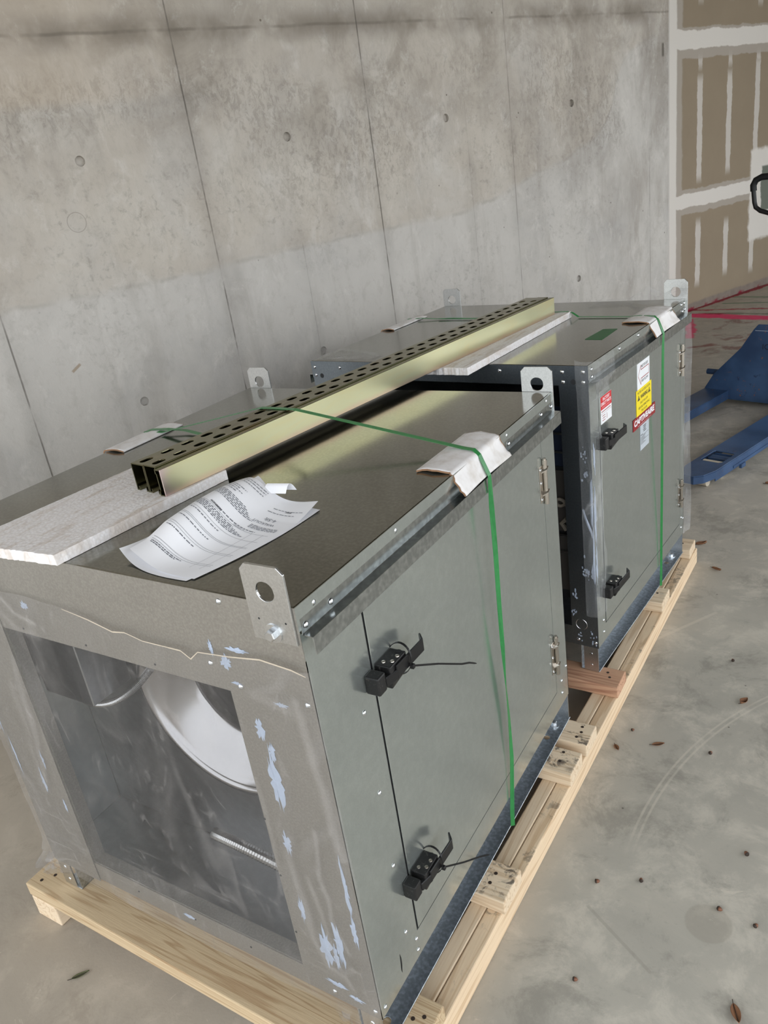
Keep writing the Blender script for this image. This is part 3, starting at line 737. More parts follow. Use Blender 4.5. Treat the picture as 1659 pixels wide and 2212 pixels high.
# pale blue sealant smears on the end frame
def blob(cx, cy, rx, ry, n=16, seed=0, jag=.35):
    rd = random.Random(seed); return [(cx + rx * math.cos(2 * PI * k / n) * (1 + rd.uniform(-jag, jag)), cy + ry * math.sin(2 * PI * k / n) * (1 + rd.uniform(-jag, jag))) for k in range(n)]
def tri_fan(mb, pts, axis, h, hc=None):
    cx = sum(p[0] for p in pts) / len(pts); cy = sum(p[1] for p in pts) / len(pts)
    vs = [mb.bm.verts.new(P3(axis, p[0], p[1], h)) for p in pts]; v0 = mb.bm.verts.new(P3(axis, cx, cy, h if hc is None else hc))
    for i in range(len(pts)): mb.face([v0, vs[i], vs[(i + 1) % len(pts)]])
SM = [(-.160, .918, .010, .012, 1), (-.131, .946, .018, .004, 2), (-.185, .940, .004, .012, 3), (-.146, .881, .010, .003, 4), (-.066, .862, .012, .004, 5), (-.122, .80, .008, .020, 6), (-.116, .70, .012, .055, 7), (-.108, .76, .006, .016, 8), (-.126, .56, .008, .022, 9),
      (-.062, .345, .008, .050, 10), (-.094, .325, .012, .045, 11), (-.075, .31, .006, .028, 12), (-.018, .50, .004, .06, 13), (-.02, .40, .005, .04, 14), (-.132, .40, .005, .03, 15), (-.83, .45, .005, .03, 16), (-.80, .52, .004, .02, 17), (-.915, .62, .003, .05, 18), (-.905, .50, .003, .05, 19), (-.47, .215, .016, .005, 20), (-.655, .93, .010, .008, 21), (-.09, .232, .02, .006, 22), (-.05, .215, .015, .006, 23), (-.78, .40, .004, .015, 24)]
for (cx, cz, rx, rz_, sd) in SM:
    b = MB(); tri_fan(b, blob(cx, cz, rx, rz_, 34, sd, .5), 'y', -.0006 if cx > -.76 else -.0026, -.0014 if cx > -.76 else -.0034)
    b.build('sealant_smear', 'sealant', F)
# black scuff on the corner stile
b = MB(); tri_fan(b, [(.0815, .262), (.084, .250), (.083, .232), (.0795, .215), (.078, .225), (.080, .245)], 'x', .0003); b.build('scuff_mark', 'rubber', F)

# hazy plastic taped over the open end
rd = random.Random(3)
top_edge = [(-.94, .975), (-.83, .965), (-.76, .962), (-.70, .955), (-.64, .958), (-.5243, .9512), (-.46, .942), (-.4013, .9291), (-.37, .934), (-.33, .926), (-.2436, .9263), (-.225, .915), (-.205, .932), (-.14, .938), (-.0774, .9469), (-.02, .942), (.004, .936)]
def topz(xx):
    for (x0, z0), (x1, z1) in zip(top_edge, top_edge[1:]):
        if x0 <= xx <= x1: return z0 + (z1 - z0) * (xx - x0) / (x1 - x0)
    return top_edge[0][1] if xx < top_edge[0][0] else top_edge[-1][1]
from mathutils import noise as MN
def film_fn(u, v):
    xx = -.930 + u * .934
    zb_ = .165 + .016 * MN.noise(Vector((xx * 6, 0, 3))) + (.03 if xx > -.85 else -.0) * 0
    zt_ = topz(xx)
    zz = zb_ + (zt_ - zb_) * v
    h = .0035 + .0035 * MN.noise(Vector((xx * 5, zz * 3, 1))) + .002 * MN.noise(Vector((xx * 22, zz * 9, 5)))
    k = 0.0
    for cx, cz in ((-.905, .20), (-.02, .18)):
        k = max(k, max(0, 1 - math.hypot((xx - cx) / .09, (zz - cz) / .05)))
    yy = -.004 - h - .030 * k * (1 + 1.3 * MN.noise(Vector((xx * 70, zz * 70, 2))))
    if xx > -.012: yy += (xx + .012) * .6
    return (xx, yy, zz)
b = MB(); b.grid(film_fn, 120, 100)
pf = b.build('plastic_film', 'film_front', None, smooth=True)
tag(pf, 'hazy clear plastic sheet taped over the open end of the nearer cabinet', 'plastic wrap')
b = MB()
vs = [(x_, -.0105, z_) for x_, z_ in top_edge[5:]]
b.ribbon(vs, (0, 0, 1), [.0012 + .0016 * abs(math.sin(i * 2.3)) for i in range(len(vs))]); subpart(b.build('torn_tape_edge', 'mastic', None), pf)

# ------------------------------------------------------------------ rear cabinet (filter section)
TH2, O2 = -.07853, (.0133, 1.2351)
W2, L2 = .9304, .8298
R = empty('filter_cabinet', (O2[0], O2[1], ZR), TH2, 'farther galvanised filter cabinet with red and yellow stickers on its door, standing on the skid', 'filter unit')
cabinet_shell(R, W2, L2, ZB, .9885, True)
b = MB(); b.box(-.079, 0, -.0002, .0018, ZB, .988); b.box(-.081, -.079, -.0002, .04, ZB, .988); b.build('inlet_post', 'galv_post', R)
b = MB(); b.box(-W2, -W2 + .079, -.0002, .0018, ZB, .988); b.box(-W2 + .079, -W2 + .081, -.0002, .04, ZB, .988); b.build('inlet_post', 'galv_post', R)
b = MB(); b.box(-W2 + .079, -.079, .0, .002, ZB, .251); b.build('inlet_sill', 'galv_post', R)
door_panel(R, .0665, .7815, L2, ZB, .2455)
drip_edge(R, W2, L2)
rail(R, -.001, 1, L2, ZR, ZB); rail(R, -W2 + .001, -1, L2, ZR, ZB)
lug(R, -.032, L2 + .001, 1, .985, 1.107); lug(R, -W2 + .036, L2 + .001, 1, .985, 1.108)
hinge(R, .784, .796, .900); hinge(R, .784, .312, .416)
latch(R, .0655, .820); latch(R, .0655, .362)
screws(R, [(-.0696, -.0016, 1.0254), (-.0127, -.0016, 1.0262), (-.0681, -.0016, .9987), (-.0128, -.0016, .9992), (-.2515, -.0016, 1.0249), (-.9182, -.0016, 1.0224), (-.8148, -.0016, 1.0222), (-.9172, -.0016, .9965), (-.0622, -.0004, .2074), (-.0087, -.0004, .2068)], '-y', .0045)
screws(R, [(.002, .02, 1.028), (.002, .22, 1.031), (.002, .37, 1.032), (.002, .78, 1.033), (.002, .81, 1.033), (.0026, .02, 1.008), (.0026, .79, 1.010), (.0026, .815, 1.012)], 'x')
screws(R, [(.0002, .045, .222), (.0002, .045, .262), (.0002, .80, .262), (.0002, .80, .222), (.0002, .822, .25)], 'x', .0038)
b = MB(); b.cyl((-.0397, -.0018, .9992), (-.0397, -.0013, .9992), .0075, 18); b.cyl((-.8929, -.0018, .9948), (-.8929, -.0013, .9948), .0075, 18); b.build('lug_hole', 'dark', R)['kind'] = 'stuff'
b = MB(); b.lathe([(.0165, 0), (.0172, .0006), (.0180, 0)], (-.050, -.0004, .262), (0, -1, 0), 26); b.build('knockout_ring', 'zinc', R)
# filter rack seen through the narrow gap
b = MB()
for zz in (.835, .780, .522, .468): b.box(-W2 + .09, -.09, .05, .056, zz - .003, zz + .003)
b.build('rack_rail', 'galv_dark', R)
b = MB(); b.box(-W2 + .09, -.09, .06, .09, .735, .90); b.build('filter_panel', 'navy', R)
b = MB(); b.box(-W2 + .09, -.09, .07, .09, .30, .73); b.build('filter_panel', 'dark', R)
b = MB(); b.box(-W2 + .09, -.09, .062, .068, .53, .72); b.build('filter_face', 'brownish', R)
b = MB(); b.box(-W2 + .09, -.09, .058, .066, .335, .515); b.build('lower_filter_face', 'brownish', R)
for k in range(9):
    xx = -.115 - k * .09
    b = MB(); pts = [(xx + .018 * math.cos(t * .5), .052, .60 + .022 * math.sin(t * .5) + .004 * t) for t in range(0, 14)]
    b.tube(pts, .005, 8); b.tube([(xx + .012, .052, .575), (xx - .004, .052, .560), (xx + .01, .052, .54)], .007, 8); b.build('filter_clip', 'cream_loop', R, smooth=True)
# sealant on the corner post
for pts, nm in (([(.0, .735), (-.006, .72), (-.0085, .66), (-.0075, .60), (-.004, .585), (-.001, .60), (.0005, .66)], 'a'),
                ([(-.031, .637), (-.027, .640), (-.020, .615), (-.012, .595), (-.004, .572), (-.002, .555), (-.006, .553), (-.009, .566), (-.018, .586), (-.026, .612)], 'b'),
                ([(.0, .60), (-.004, .57), (-.0035, .50), (-.0055, .47), (-.013, .445), (-.008, .425), (-.003, .405), (.0003, .42), (.0005, .52)], 'c')):
    b = MB(); tri_fan(b, pts, 'y', -.0012, -.004); b.build('sealant_smear', 'sealant', R)
rd = random.Random(11)
for (cx, cz, n_, sp) in ((-.026, .437, 26, .016), (-.020, .80, 9, .010), (-.018, .75, 10, .010), (-.070, .30, 10, .008), (-.066, .36, 8, .008), (-.016, .225, 8, .012), (-.055, .225, 6, .010)):
    b = MB()
    for k in range(n_):
        tri_fan(b, blob(cx + rd.gauss(0, sp * .5), cz + rd.gauss(0, sp), rd.uniform(.001, .003), rd.uniform(.002, .005), 7, rd.random()), 'y', -.0009)
    b.build('sealant_speckle', 'sealant', R)
for (y0, z0, z1) in ((.012, .53, .72), (.010, .42, .52), (.020, .74, .83)):
    b = MB(); tri_fan(b, blob(y0, (z0 + z1) / 2, .006, (z1 - z0) / 2, 22, int(z0 * 99), .45), 'x', .0005, .0012); b.build('sealant_smear', 'sealant', R)

# stickers: plane x = const, reading along +y
def yz(x0, yc, zc): return lambda a, b_: (x0, yc + a, zc + b_)
def card(name, mat, y0, y1, z0, z1, x0):
    b = MB(); b.box(x0, x0 + .0004, y0, y1, z0, z1); return b.build(name, mat, R)
def ink(parent, name, mat, fn):
    b = MB(); fn(b); o = b.build(name, mat, None, fixn=False); return subpart(o, parent)
def fit(b, body, wd, ht, x0, yc, zc, bold=0.0):
    """text filling a box wd x ht"""
    vs = glyphs(body, bold)[0]; w0 = max(v[0] for v in vs) - min(v[0] for v in vs); h0 = max(v[1] for v in vs) - min(v[1] for v in vs)
    cx = (max(v[0] for v in vs) + min(v[0] for v in vs)) / 2; cy = (max(v[1] for v in vs) + min(v[1] for v in vs)) / 2
    sx, sy = wd / w0, ht / h0
    b.text(body, 1.0, lambda a, c2: (x0, yc + (a - cx) * sx, zc + (c2 - cy) * sy), bold)
def bar(b, x0, pts): b.face([b.bm.verts.new((x0, p[0], p[1])) for p in pts])
# factory parts label
s = card('parts_sticker', 's_white', .0742, .1526, .8597, .9357, .0006); s['label'] = 'red and white parts label above the upper latch'
def f1(b): b.box(.00105, .0012, .0746, .1522, .8990, .9353)
ink(s, 'red_field', 's_red', f1)
def f2(b):
    fit(b, 'FACTORY', .050, .0092, .00125, .1150, .9262, .02); fit(b, 'DIRECT PARTS', .070, .0092, .00125, .1134, .9140, .02); fit(b, 'parts in stock', .054, .0036, .00125, .1134, .9045)
ink(s, 'lettering', 's_white', f2)
def f3(b):
    bar(b, .0011, [(.0746, .8868), (.1522, .8868), (.1522, .8874), (.0746, .8874)])
    for i in range(3):
        y_ = .0835 + .002 * (i % 2); bar(b, .0011, [(y_, .8800 - i * .0065), (y_ + .022, .8800 - i * .0065), (y_ + .022, .8818 - i * .0065), (y_, .8818 - i * .0065)])
    for i in range(8): bar(b, .0011, [(.080 + i * .0082, .8915), (.0862 + i * .0082, .8915), (.0862 + i * .0082, .8945), (.080 + i * .0082, .8945)])
    bar(b, .0011, [(.116, .866), (.118, .866), (.1195, .873), (.118, .882), (.116, .882), (.1172, .873)])
ink(s, 'small_print', 's_dred', f3)
# arrow label
s = card('air_flow_sticker', 's_white', .3590, .4670, .8690, .9485, .0006); s['label'] = 'white label with a red outlined arrow and air flow wording'
def line(b, x0, p, q, w_):
    d = Vector((q[0] - p[0], q[1] - p[1])); n = Vector((-d.y, d.x)).normalized() * w_ / 2
    bar(b, x0, [(p[0] - n.x, p[1] - n.y), (q[0] - n.x, q[1] - n.y), (q[0] + n.x, q[1] + n.y), (p[0] + n.x, p[1] + n.y)])
def f4(b):
    A = [(.3675, .9105), (.3905, .9395), (.3905, .9255), (.4590, .9255), (.4590, .8990), (.3905, .8990), (.3905, .8800)]
    for p, q in zip(A, A[1:] + A[:1]): line(b, .0011, p, q, .0024)
ink(s, 'arrow', 's_dred', f4)
def f5(b): fit(b, 'MOTOR BOX', .058, .0085, .0011, .4245, .9345, .02); fit(b, 'AIR FLOW', .058, .0085, .0011, .4245, .8900, .02)
ink(s, 'lettering', 'ink_black', f5)
# warning label
s = card('warning_sticker', 's_yellow', .3474, .4815, .7700, .8705, .0010); s['label'] = 'yellow warning label with black wording'
def f6(b):
    fit(b, 'FILTER ACCESS DOOR', .110, .0070, .0015, .4145, .8605, .01); fit(b, 'WARNING', .062, .0125, .0015, .4145, .8440, .04)
    fit(b, 'SHUT FAN OFF', .066, .0070, .0015, .4145, .8260, .01); fit(b, 'BEFORE REMOVING', .096, .0070, .0015, .4145, .8125, .01); fit(b, 'THIS DOOR', .052, .0070, .0015, .4145, .7995, .01)
    for yc in (.3680, .4610): bar(b, .0015, [(yc - .0105, .8370), (yc + .0105, .8370), (yc, .8545)])
ink(s, 'lettering', 'ink_black', f6)
def f7(b):
    for yc in (.3680, .4610): bar(b, .0016, [(yc - .0008, .8412), (yc + .0008, .8412), (yc + .0013, .8485), (yc - .0013, .8485)]); bar(b, .0016, [(yc - .001, .8382), (yc + .001, .8382), (yc + .001, .8400), (yc - .001, .8400)])
ink(s, 'warning_triangle_mark', 's_yellow', f7)
# grey data label
s = card('data_sticker', 's_grey', .3780, .4560, .6745, .7600, .0008); s['label'] = 'pale grey data label under the dark red strip'
def f8(b):
    for i in range(4): bar(b, .00125, [(.404 + .002 * (i % 2), .7445 - i * .0055), (.430 - .002 * (i % 3), .7445 - i * .0055), (.430 - .002 * (i % 3), .7470 - i * .0055), (.404 + .002 * (i % 2), .7470 - i * .0055)])
    bar(b, .00125, [(.381, .7215), (.400, .7215), (.400, .7238), (.381, .7238)])
    for i in range(5): bar(b, .00125, [(.381, .7160 - i * .0030), (.426 - .006 * (i % 3), .7160 - i * .0030), (.426 - .006 * (i % 3), .7171 - i * .0030), (.381, .7171 - i * .0030)])
    for zz in (.7185, .7025): bar(b, .00125, [(.400, zz), (.451, zz), (.451, zz + .001), (.400, zz + .001)])
    for i in range(3): bar(b, .00125, [(.381, .7000 - i * .0035), (.404 + i * .012, .7000 - i * .0035), (.404 + i * .012, .7012 - i * .0035), (.381, .7012 - i * .0035)])
ink(s, 'small_print', 'ink_black', f8)
# name strip
s = card('name_sticker', 's_dred', .3159, .5150, .7550, .7912, .0014); s['label'] = 'dark red strip with white block lettering'
def f9(b): fit(b, 'CAPTIVEAIRE', .180, .0195, .0019, .4155, .7755, .045); fit(b, 'ventilation systems', .120, .0028, .0019, .4155, .7595, .01)
ink(s, 'lettering', 's_white', f9)

# clear wrap left on the farther cabinet: separate pieces
def wrap(name, label, fn, nu, nv):
    b = MB(); b.grid(fn, nu, nv); o = b.build(name, 'film_edge', None, smooth=True)
    o.location = (O2[0], O2[1], 0); o.rotation_euler = (0, 0, TH2); tag(o, label, 'plastic wrap'); return o
def w1(u, v):
    zz = .30 + .76 * v + .01 * MN.noise(Vector((u * 3, v * 6, 1)))
    s_ = -.030 + .085 * u * (1 + .25 * MN.noise(Vector((v * 7, 0, 4))) + (.45 if v > .93 else 0))
    bulge = .004 + .004 * MN.noise(Vector((u * 4, v * 9, 7)))
    if zz > 1.0: bulge += .004
    return (s_ + .0, -.004 - bulge, zz) if s_ < 0 else (.006 + bulge + (.022 if zz > .96 else 0), s_ - .004, zz)
wrap('plastic_film', 'narrow strip of clear wrap folded around the latch-side corner of the farther cabinet', w1, 16, 60)
def w2(u, v):
    zz = .19 + .77 * v
    s_ = u * (.034 + .012 * math.sin(v * 9) + .014 * (1 - v))
    return (.002 + .012 * u + .006 * MN.noise(Vector((u * 4, v * 7, 3))), L2 - .012 + s_, zz)
wrap('plastic_film', 'loose clear wrap hanging along the hinge-side far edge of the farther cabinet', w2, 10, 50)
def w3(u, v):
    xx = -.30 + .31 * u; yy = L2 - .09 + .10 * v
    return (xx, yy, 1.046 + .012 * max(0, MN.noise(Vector((xx * 16, yy * 20, 2)))) + (.03 * max(0, 1 - abs(u - .55) * 6) * v) + (.035 * v * u * u))
wrap('plastic_film', 'crumpled clear wrap on the far roof edge beside the rear lifting lug', w3, 30, 14)
def w4(u, v):
    xx = -W2 + .01 + .22 * u; yy = .01 + .14 * v * (1 - .5 * u)
    return (xx, yy, 1.0455 + .005 * max(0, MN.noise(Vector((xx * 20, yy * 24, 6)))))
wrap('plastic_film', 'small flat piece of clear wrap on the roof corner nearest the concrete wall', w4, 16, 10)

# ------------------------------------------------------------------ skid
K = empty('wooden_skid', (0, 0, 0), 0, 'long pale pine skid carrying both metal cabinets', 'skid')
SL = .025
def beam(x0, x1, y0, y1, z0, z1, mat, name='stringer'):
    b = MB(); X = lambda xx, yy: xx + SL * yy
    b.hull8([(X(x0, y0), y0, z0), (X(x1, y0), y0, z0), (X(x1, y1), y1, z0), (X(x0, y1), y1, z0), (X(x0, y0), y0, z1), (X(x1, y0), y0, z1), (X(x1, y1), y1, z1), (X(x0, y1), y1, z1)])
    return b.build(name, mat, K, bevel=.003, seg=2)
beam(.0125, .0495, -.045, 2.19, 0, .0635, 'pine_mid_y'); beam(-.0265, .0115, -.045, 2.17, 0, .0635, 'pine_pale_y')
beam(-1.012, -.922, -.046, 2.17, 0, .0635, 'pine_pale_y'); beam(-.50, -.462, .14, 2.17, 0, .0635, 'pine_mid_y')
def deck(y0, y1, xl, xr, mat, nails=(), z1=.1022):
    b = MB(); sk = -.012
    b.hull8([(xl, y0 - sk * .5, .0640), (xr, y0 + sk * .5, .0640), (xr, y1 + sk * .5, .0640), (xl, y1 - sk * .5, .0640), (xl, y0 - sk * .5, z1), (xr, y0 + sk * .5, z1), (xr, y1 + sk * .5, z1), (xl, y1 - sk * .5, z1)])
    o = b.build('deck_board', mat, K, bevel=.003, seg=2)
    for p in nails:
        n_ = MB(); n_.cyl((p[0], p[1], z1 - .002), (p[0], p[1], z1 + .0006), .0042, 12); subpart(n_.build('nail_head', 'nail'), o)
    return o
deck(-.052, .126, -1.018, .052, 'pine_tan_x', [(-.965, .003), (-.955, .022), (-.985, -.022), (.010, .072), (.028, .084), (.014, .048)])
deck(.382, .478, -1.0, .067, 'pine_pale_x', [(.020, .440), (.018, .412)])
deck(.797, .888, -1.0, .074, 'pine_pale_x', [(.028, .868), (.030, .833)])
deck(.918, 1.006, -1.0, .076, 'pine_pale_x', [(.042, .982), (.046, .960), (.040, .938)])
deck(1.187, 1.276, -1.0, .082, 'pine_red_x', [(.0347, 1.2452), (.0461, 1.224)])
deck(1.688, 1.792, -1.0, .092, 'pine_pale_x', [(.060, 1.745)])
deck(2.095, 2.190, -1.0, .098, 'pine_pale_x', [(.06, 2.14)])

# ------------------------------------------------------------------ foam boards
def foam(name, label, corners, z0, th, seed, loc=(0, 0, 0), rz=0):
    """crumbly polystyrene board; corners: near-left, near-right, far-right, far-left"""
    rd = random.Random(seed); per = []
    for (p, q) in zip(corners, corners[1:] + corners[:1]):
        n_ = max(4, int(math.hypot(q[0] - p[0], q[1] - p[1]) / .007)); rough = .0022 if abs(q[0] - p[0]) > abs(q[1] - p[1]) else .0006
        for k in range(n_):
            t = k / n_; per.append((p[0] + (q[0] - p[0]) * t + rd.uniform(-1, 1) * rough, p[1] + (q[1] - p[1]) * t + rd.uniform(-1, 1) * rough))
    b = MB(); b.plate(per, [], 'z', z0, z0 + th)
    o = b.build(name, 'foam', None, bevel=.0015); o.location = loc; o.rotation_euler = (0, 0, rz)
    return tag(o, label, 'foam board')
foam('foam_board', 'wide white polystyrene board under the near ends of the strut channels', [(-.728, -.030), (-.4872, -.014), (-.452, .379), (-.690, .405)], 1.0430, .0200, 1)
foam('foam_board', 'white polystyrene board under the far ends of the strut channels', [(-.475, -.120), (-.282, -.118), (-.289, .578), (-.47, .592)], 1.0430, .0200, 2, (O2[0], O2[1], 0), TH2)

# ------------------------------------------------------------------ strut channels
SA = math.atan2(.1306, .9914)
SN = 1.56
def strut(label, x0, x1, H, off, y0=0.0, slots=True, side=False, top_band=None):
    """upside-down channel, back with slots on top; local y along the channel"""
    t = .0026
    r = empty('strut_channel', (-.5706, .2505, 1.0634), -SA, label, 'strut channel', 'yellow zinc strut channels')
    r['_z'] = 0.0
    wd = x1 - x0
    ns = [slot((x0 + x1) / 2, .0235 + .0508 * k, .0286, .0142) for k in range(int((SN - .03) / .0508))] if slots else []
    b = MB(); b.plate(rectp(x0, x1, y0, SN), ns, 'z', H - t, H)
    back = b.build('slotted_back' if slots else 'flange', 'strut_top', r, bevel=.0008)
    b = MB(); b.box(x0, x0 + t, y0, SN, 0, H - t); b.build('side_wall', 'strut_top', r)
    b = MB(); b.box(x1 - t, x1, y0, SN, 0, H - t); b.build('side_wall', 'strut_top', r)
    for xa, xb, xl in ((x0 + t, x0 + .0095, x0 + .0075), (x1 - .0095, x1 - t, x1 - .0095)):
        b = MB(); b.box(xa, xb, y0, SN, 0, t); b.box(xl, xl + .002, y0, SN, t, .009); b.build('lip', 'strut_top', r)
    return r
strut('yellow zinc strut channel of the bundle lying nearest the concrete wall, slots on top', 0, .0405, .0560, 0)
strut('middle yellow zinc strut channel of the bundle, slotted and slightly greener', .0418, .0795, .0570, 0)
# third channel lies on its side, solid back to the right
t = .0026
r = empty('strut_channel', (-.5706, .2505, 1.0634), -SA, 'yellow zinc strut channel turned on its side, plain pale back facing the papers', 'strut channel', 'yellow zinc strut channels'); r['_z'] = 0.0
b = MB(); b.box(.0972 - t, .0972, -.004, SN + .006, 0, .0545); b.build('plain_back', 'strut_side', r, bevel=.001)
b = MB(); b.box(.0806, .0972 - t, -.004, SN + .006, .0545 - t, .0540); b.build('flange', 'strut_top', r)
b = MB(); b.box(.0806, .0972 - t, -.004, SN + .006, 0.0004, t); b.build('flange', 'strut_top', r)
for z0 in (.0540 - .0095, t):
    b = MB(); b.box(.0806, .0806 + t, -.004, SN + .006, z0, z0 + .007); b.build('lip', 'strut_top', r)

# ------------------------------------------------------------------ papers
ZT = 1.0430
A0, B0, C0, D0 = Vector((-.372, .048, 0)), Vector((-.205, .020, 0)), Vector((-.170, .302, 0)), Vector((-.352, .322, 0))
def sheet_pt(s, t, lift=0.0):
    """s across (0 left .. 1 right), t along (0 near .. 1 far)"""
    p = A0 * (1 - s) * (1 - t) + B0 * s * (1 - t) + C0 * s * t + D0 * (1 - s) * t
    h = .050 * math.exp(-((s - .18) / .30) ** 2) * (.25 + .95 * t * (1.25 - t) * 2.0) + .010 * max(0, t - .75) * 4 * s * s
    h += .004 * math.sin(s * 7 + t * 5) * s * (1 - s)
    edge = .006 * (1 - s) ** 6 + .006 * max(0, .12 - t) / .12 * (1 - s)
    p.z = ZT + .0012 + max(.0, h * (.35 + .65 * min(1, t * 3 + .2))) + edge + lift
    p.x += .022 * math.sin(PI * t) * (1 - s) * 0.4 + .018 * math.sin(PI * t) * s
    p.y += -.012 * math.sin(PI * s)
    return p
b = MB(); b.grid(lambda u, v: sheet_pt(u, v), 40, 50)
sh = b.build('paper_sheet', 'paper', None, smooth=True); tag(sh, 'printed packing slip lying on top, curled up, on the nearer cabinet roof', 'paper', None)
pm = MB(); pb = MB(); hw = MB()
rd = random.Random(5)
def pt(s, t): return sheet_pt(s, t, .0007)
def pline(mb, s0, s1, t0, w_=.0026):
    n_ = 14; pts = [(s0 + (s1 - s0) * i / n_) for i in range(n_ + 1)]
    va = [mb.bm.verts.new(pt(s_, t0 - w_ / 2)) for s_ in pts]; vb = [mb.bm.verts.new(pt(s_, t0 + w_ / 2)) for s_ in pts]
    for i in range(n_): mb.face([va[i], va[i + 1], vb[i + 1], vb[i]])
def pwords(mb, s0, s1, t0, h_=.006):
    s_ = s0
    while s_ < s1:
        L = rd.uniform(.012, .05); pline(mb, s_, min(s_ + L, s1), t0, h_); s_ += L + .010
for t_ in (.14, .155, .27, .285, .375, .385, .46, .545): pline(pm, .08, .92, t_, .0016)
for t_ in (.118, .128, .252, .350, .44): pwords(pm, .10, .10 + rd.uniform(.25, .5), t_, .0048)
for i in range(5): pwords(pm, .10, .70 - .04 * i, .488 + .011 * i, .0048)
pwords(pm, .32, .75, .565, .006)
for i in range(6): pwords(pm, .12, .60 - .03 * i, .655 + .013 * i, .005)
for i in range(4): pwords(pm, .10, .28 + .06 * (i % 2), .76 + .022 * i, .005)
for i in range(4): pwords(pm, .62, .92, .60 + .011 * i, .0045)
pwords(pm, .62, .95, .86, .005); pwords(pm, .60, .90, .815, .005)
for t_ in (.90, .93, .955): pwords(pm, .12, .45, t_, .005)
def tflat(mb, body, s0, t0, hs, bold=0.0, flip=True):
    vs, fs = glyphs(body, bold); w0 = max(v[0] for v in vs)
    k = -1 if flip else 1
    vv = [mb.bm.verts.new(pt(s0 + k * v[0] * hs * 1.35, t0 + k * v[1] * hs)) for v in vs]
    for f_ in fs: mb.face([vv[i] for i in f_])
tflat(pb, 'DOMINION', .30, .562, .019, .03); tflat(pb, '5052827', .80, .85, .015, .03)
tflat(pm, 'on 12/03/2021', .58, .553, .016)
tflat(hw, '4-5ft', .72, .735, .05); tflat(hw, 'WALKOUT', .70, .68, .036)
for s_ in (.74, .86):
    n_ = 12; va = [pm.bm.verts.new(pt(s_, .10 + .45 * i / n_)) for i in range(n_ + 1)]; vb = [pm.bm.verts.new(pt(s_ + .002, .10 + .45 * i / n_)) for i in range(n_ + 1)]
    for i in range(n_): pm.face([va[i], va[i + 1], vb[i + 1], vb[i]])
subpart(pm.build('printed_text', 'ink', None, fixn=False), sh); subpart(pb.build('bold_text', 'ink_black', None, fixn=False), sh); subpart(hw.build('handwriting', 'pencil', None, fixn=False), sh)
# torn folded corner flap
b = MB()
def flap(u, v): return (-.288 + .056 * u + .010 * v, .296 + .020 * v - .004 * u, ZT + .018 + .016 * math.sin(PI * v) + .006 * u)
b.grid(flap, 8, 8); subpart(b.build('torn_flap', 'paper', None, smooth=True), sh)
def under(u, v):
    A, B, D, E_ = Vector((-.392, .043, 0)), Vector((-.214, .012, 0)), Vector((-.160, .290, 0)), Vector((-.354, .362, 0))
    p = A * (1 - u) * (1 - v) + B * u * (1 - v) + D * u * v + E_ * (1 - u) * v
    p.z = ZT + .0006 + .016 * math.exp(-(u / .22) ** 2) * (.3 + v) + .012 * (1 - u) ** 8 * (1 - v) ** 6
    p.x += .016 * math.sin(PI * v) * u; p.y -= .012 * math.sin(PI * u)
    return p
b = MB(); b.grid(under, 30, 36)
sh2 = b.build('paper_sheet', 'paper', None, smooth=True); tag(sh2, 'lower printed sheet peeking out from under the curled packing slip', 'paper', None)
b = MB()
def pu(s, t): p = under(s, t); p.z += .0007; return p
for i, t_ in enumerate((.70, .712, .724, .736, .80, .812, .88, .91)):
    va = [b.bm.verts.new(pu(.03 + .012 * j, t_)) for j in range(6)]; vb = [b.bm.verts.new(pu(.03 + .012 * j, t_ + .005)) for j in range(6)]
    for j in range(5): b.face([va[j], va[j + 1], vb[j + 1], vb[j]])
subpart(b.build('printed_text', 'ink', None, fixn=False), sh2)

# ------------------------------------------------------------------ cardboard edge protectors
def protector(label, prof, y0, y1, loc=(0, 0, 0), rz=0, torn=True, seed=0):
    """bent board: profile in (x, z) swept along y; white skin, brown core at the cut ends"""
    rd = random.Random(seed); n_ = len(prof)
    b = MB(); yn = 26
    def jag(k): return rd.uniform(-.003, .003) if torn else 0
    e0 = [y0 + jag(0) for _ in prof]; e1 = [y1 + jag(0) for _ in prof]
    def fn(u, v):
        i = int(round(u * (n_ - 1))); yy = e0[i] + (e1[i] - e0[i]) * v
        bend = .0022 * math.sin(v * 5 + i * .5) * (i / (n_ - 1))
        return (prof[i][0] + bend, yy, prof[i][1])
    b.grid(fn, n_ - 1, yn)
    o = b.build('edge_protector', 'board_white', None, smooth=True, solid=.0034); o.location = loc; o.rotation_euler = (0, 0, rz)
    tag(o, label, 'edge protector', 'folded paperboard edge protectors')
    for nm, ed in (('cut_edge', e0), ('cut_edge', e1)):
        s_ = -1 if ed is e0 else 1
        k = MB(); k.ribbon([(prof[i][0], ed[i] + s_ * .0004, prof[i][1]) for i in range(n_)], [(-(prof[min(i + 1, n_ - 1)][1] - prof[max(i - 1, 0)][1]), 0, prof[min(i + 1, n_ - 1)][0] - prof[max(i - 1, 0)][0]) for i in range(n_)], .0034)
        subpart(k.build(nm, 'board_brown', None, solid=.0008), o)
    return o
def bentprof(x_in, x_bend, x_out, z_top, z_low, n_=6, sgn=1):
    p = [(x_in + (x_bend - x_in) * i / 6.0, z_top - .0002 + .0035 * math.sin(PI * i / 6.0)) for i in range(7)]
    for i in range(1, n_ + 1):
        a = (PI / 2) * i / n_; p.append((x_bend + sgn * .010 * math.sin(a), z_top - .010 * (1 - math.cos(a))))
    for i in range(1, 7): p.append((x_bend + sgn * .010 + (x_out - x_bend - sgn * .010) * (i / 6.0) ** 1.15, z_top - .010 - (z_top - .010 - z_low) * i / 6.0))
    return p
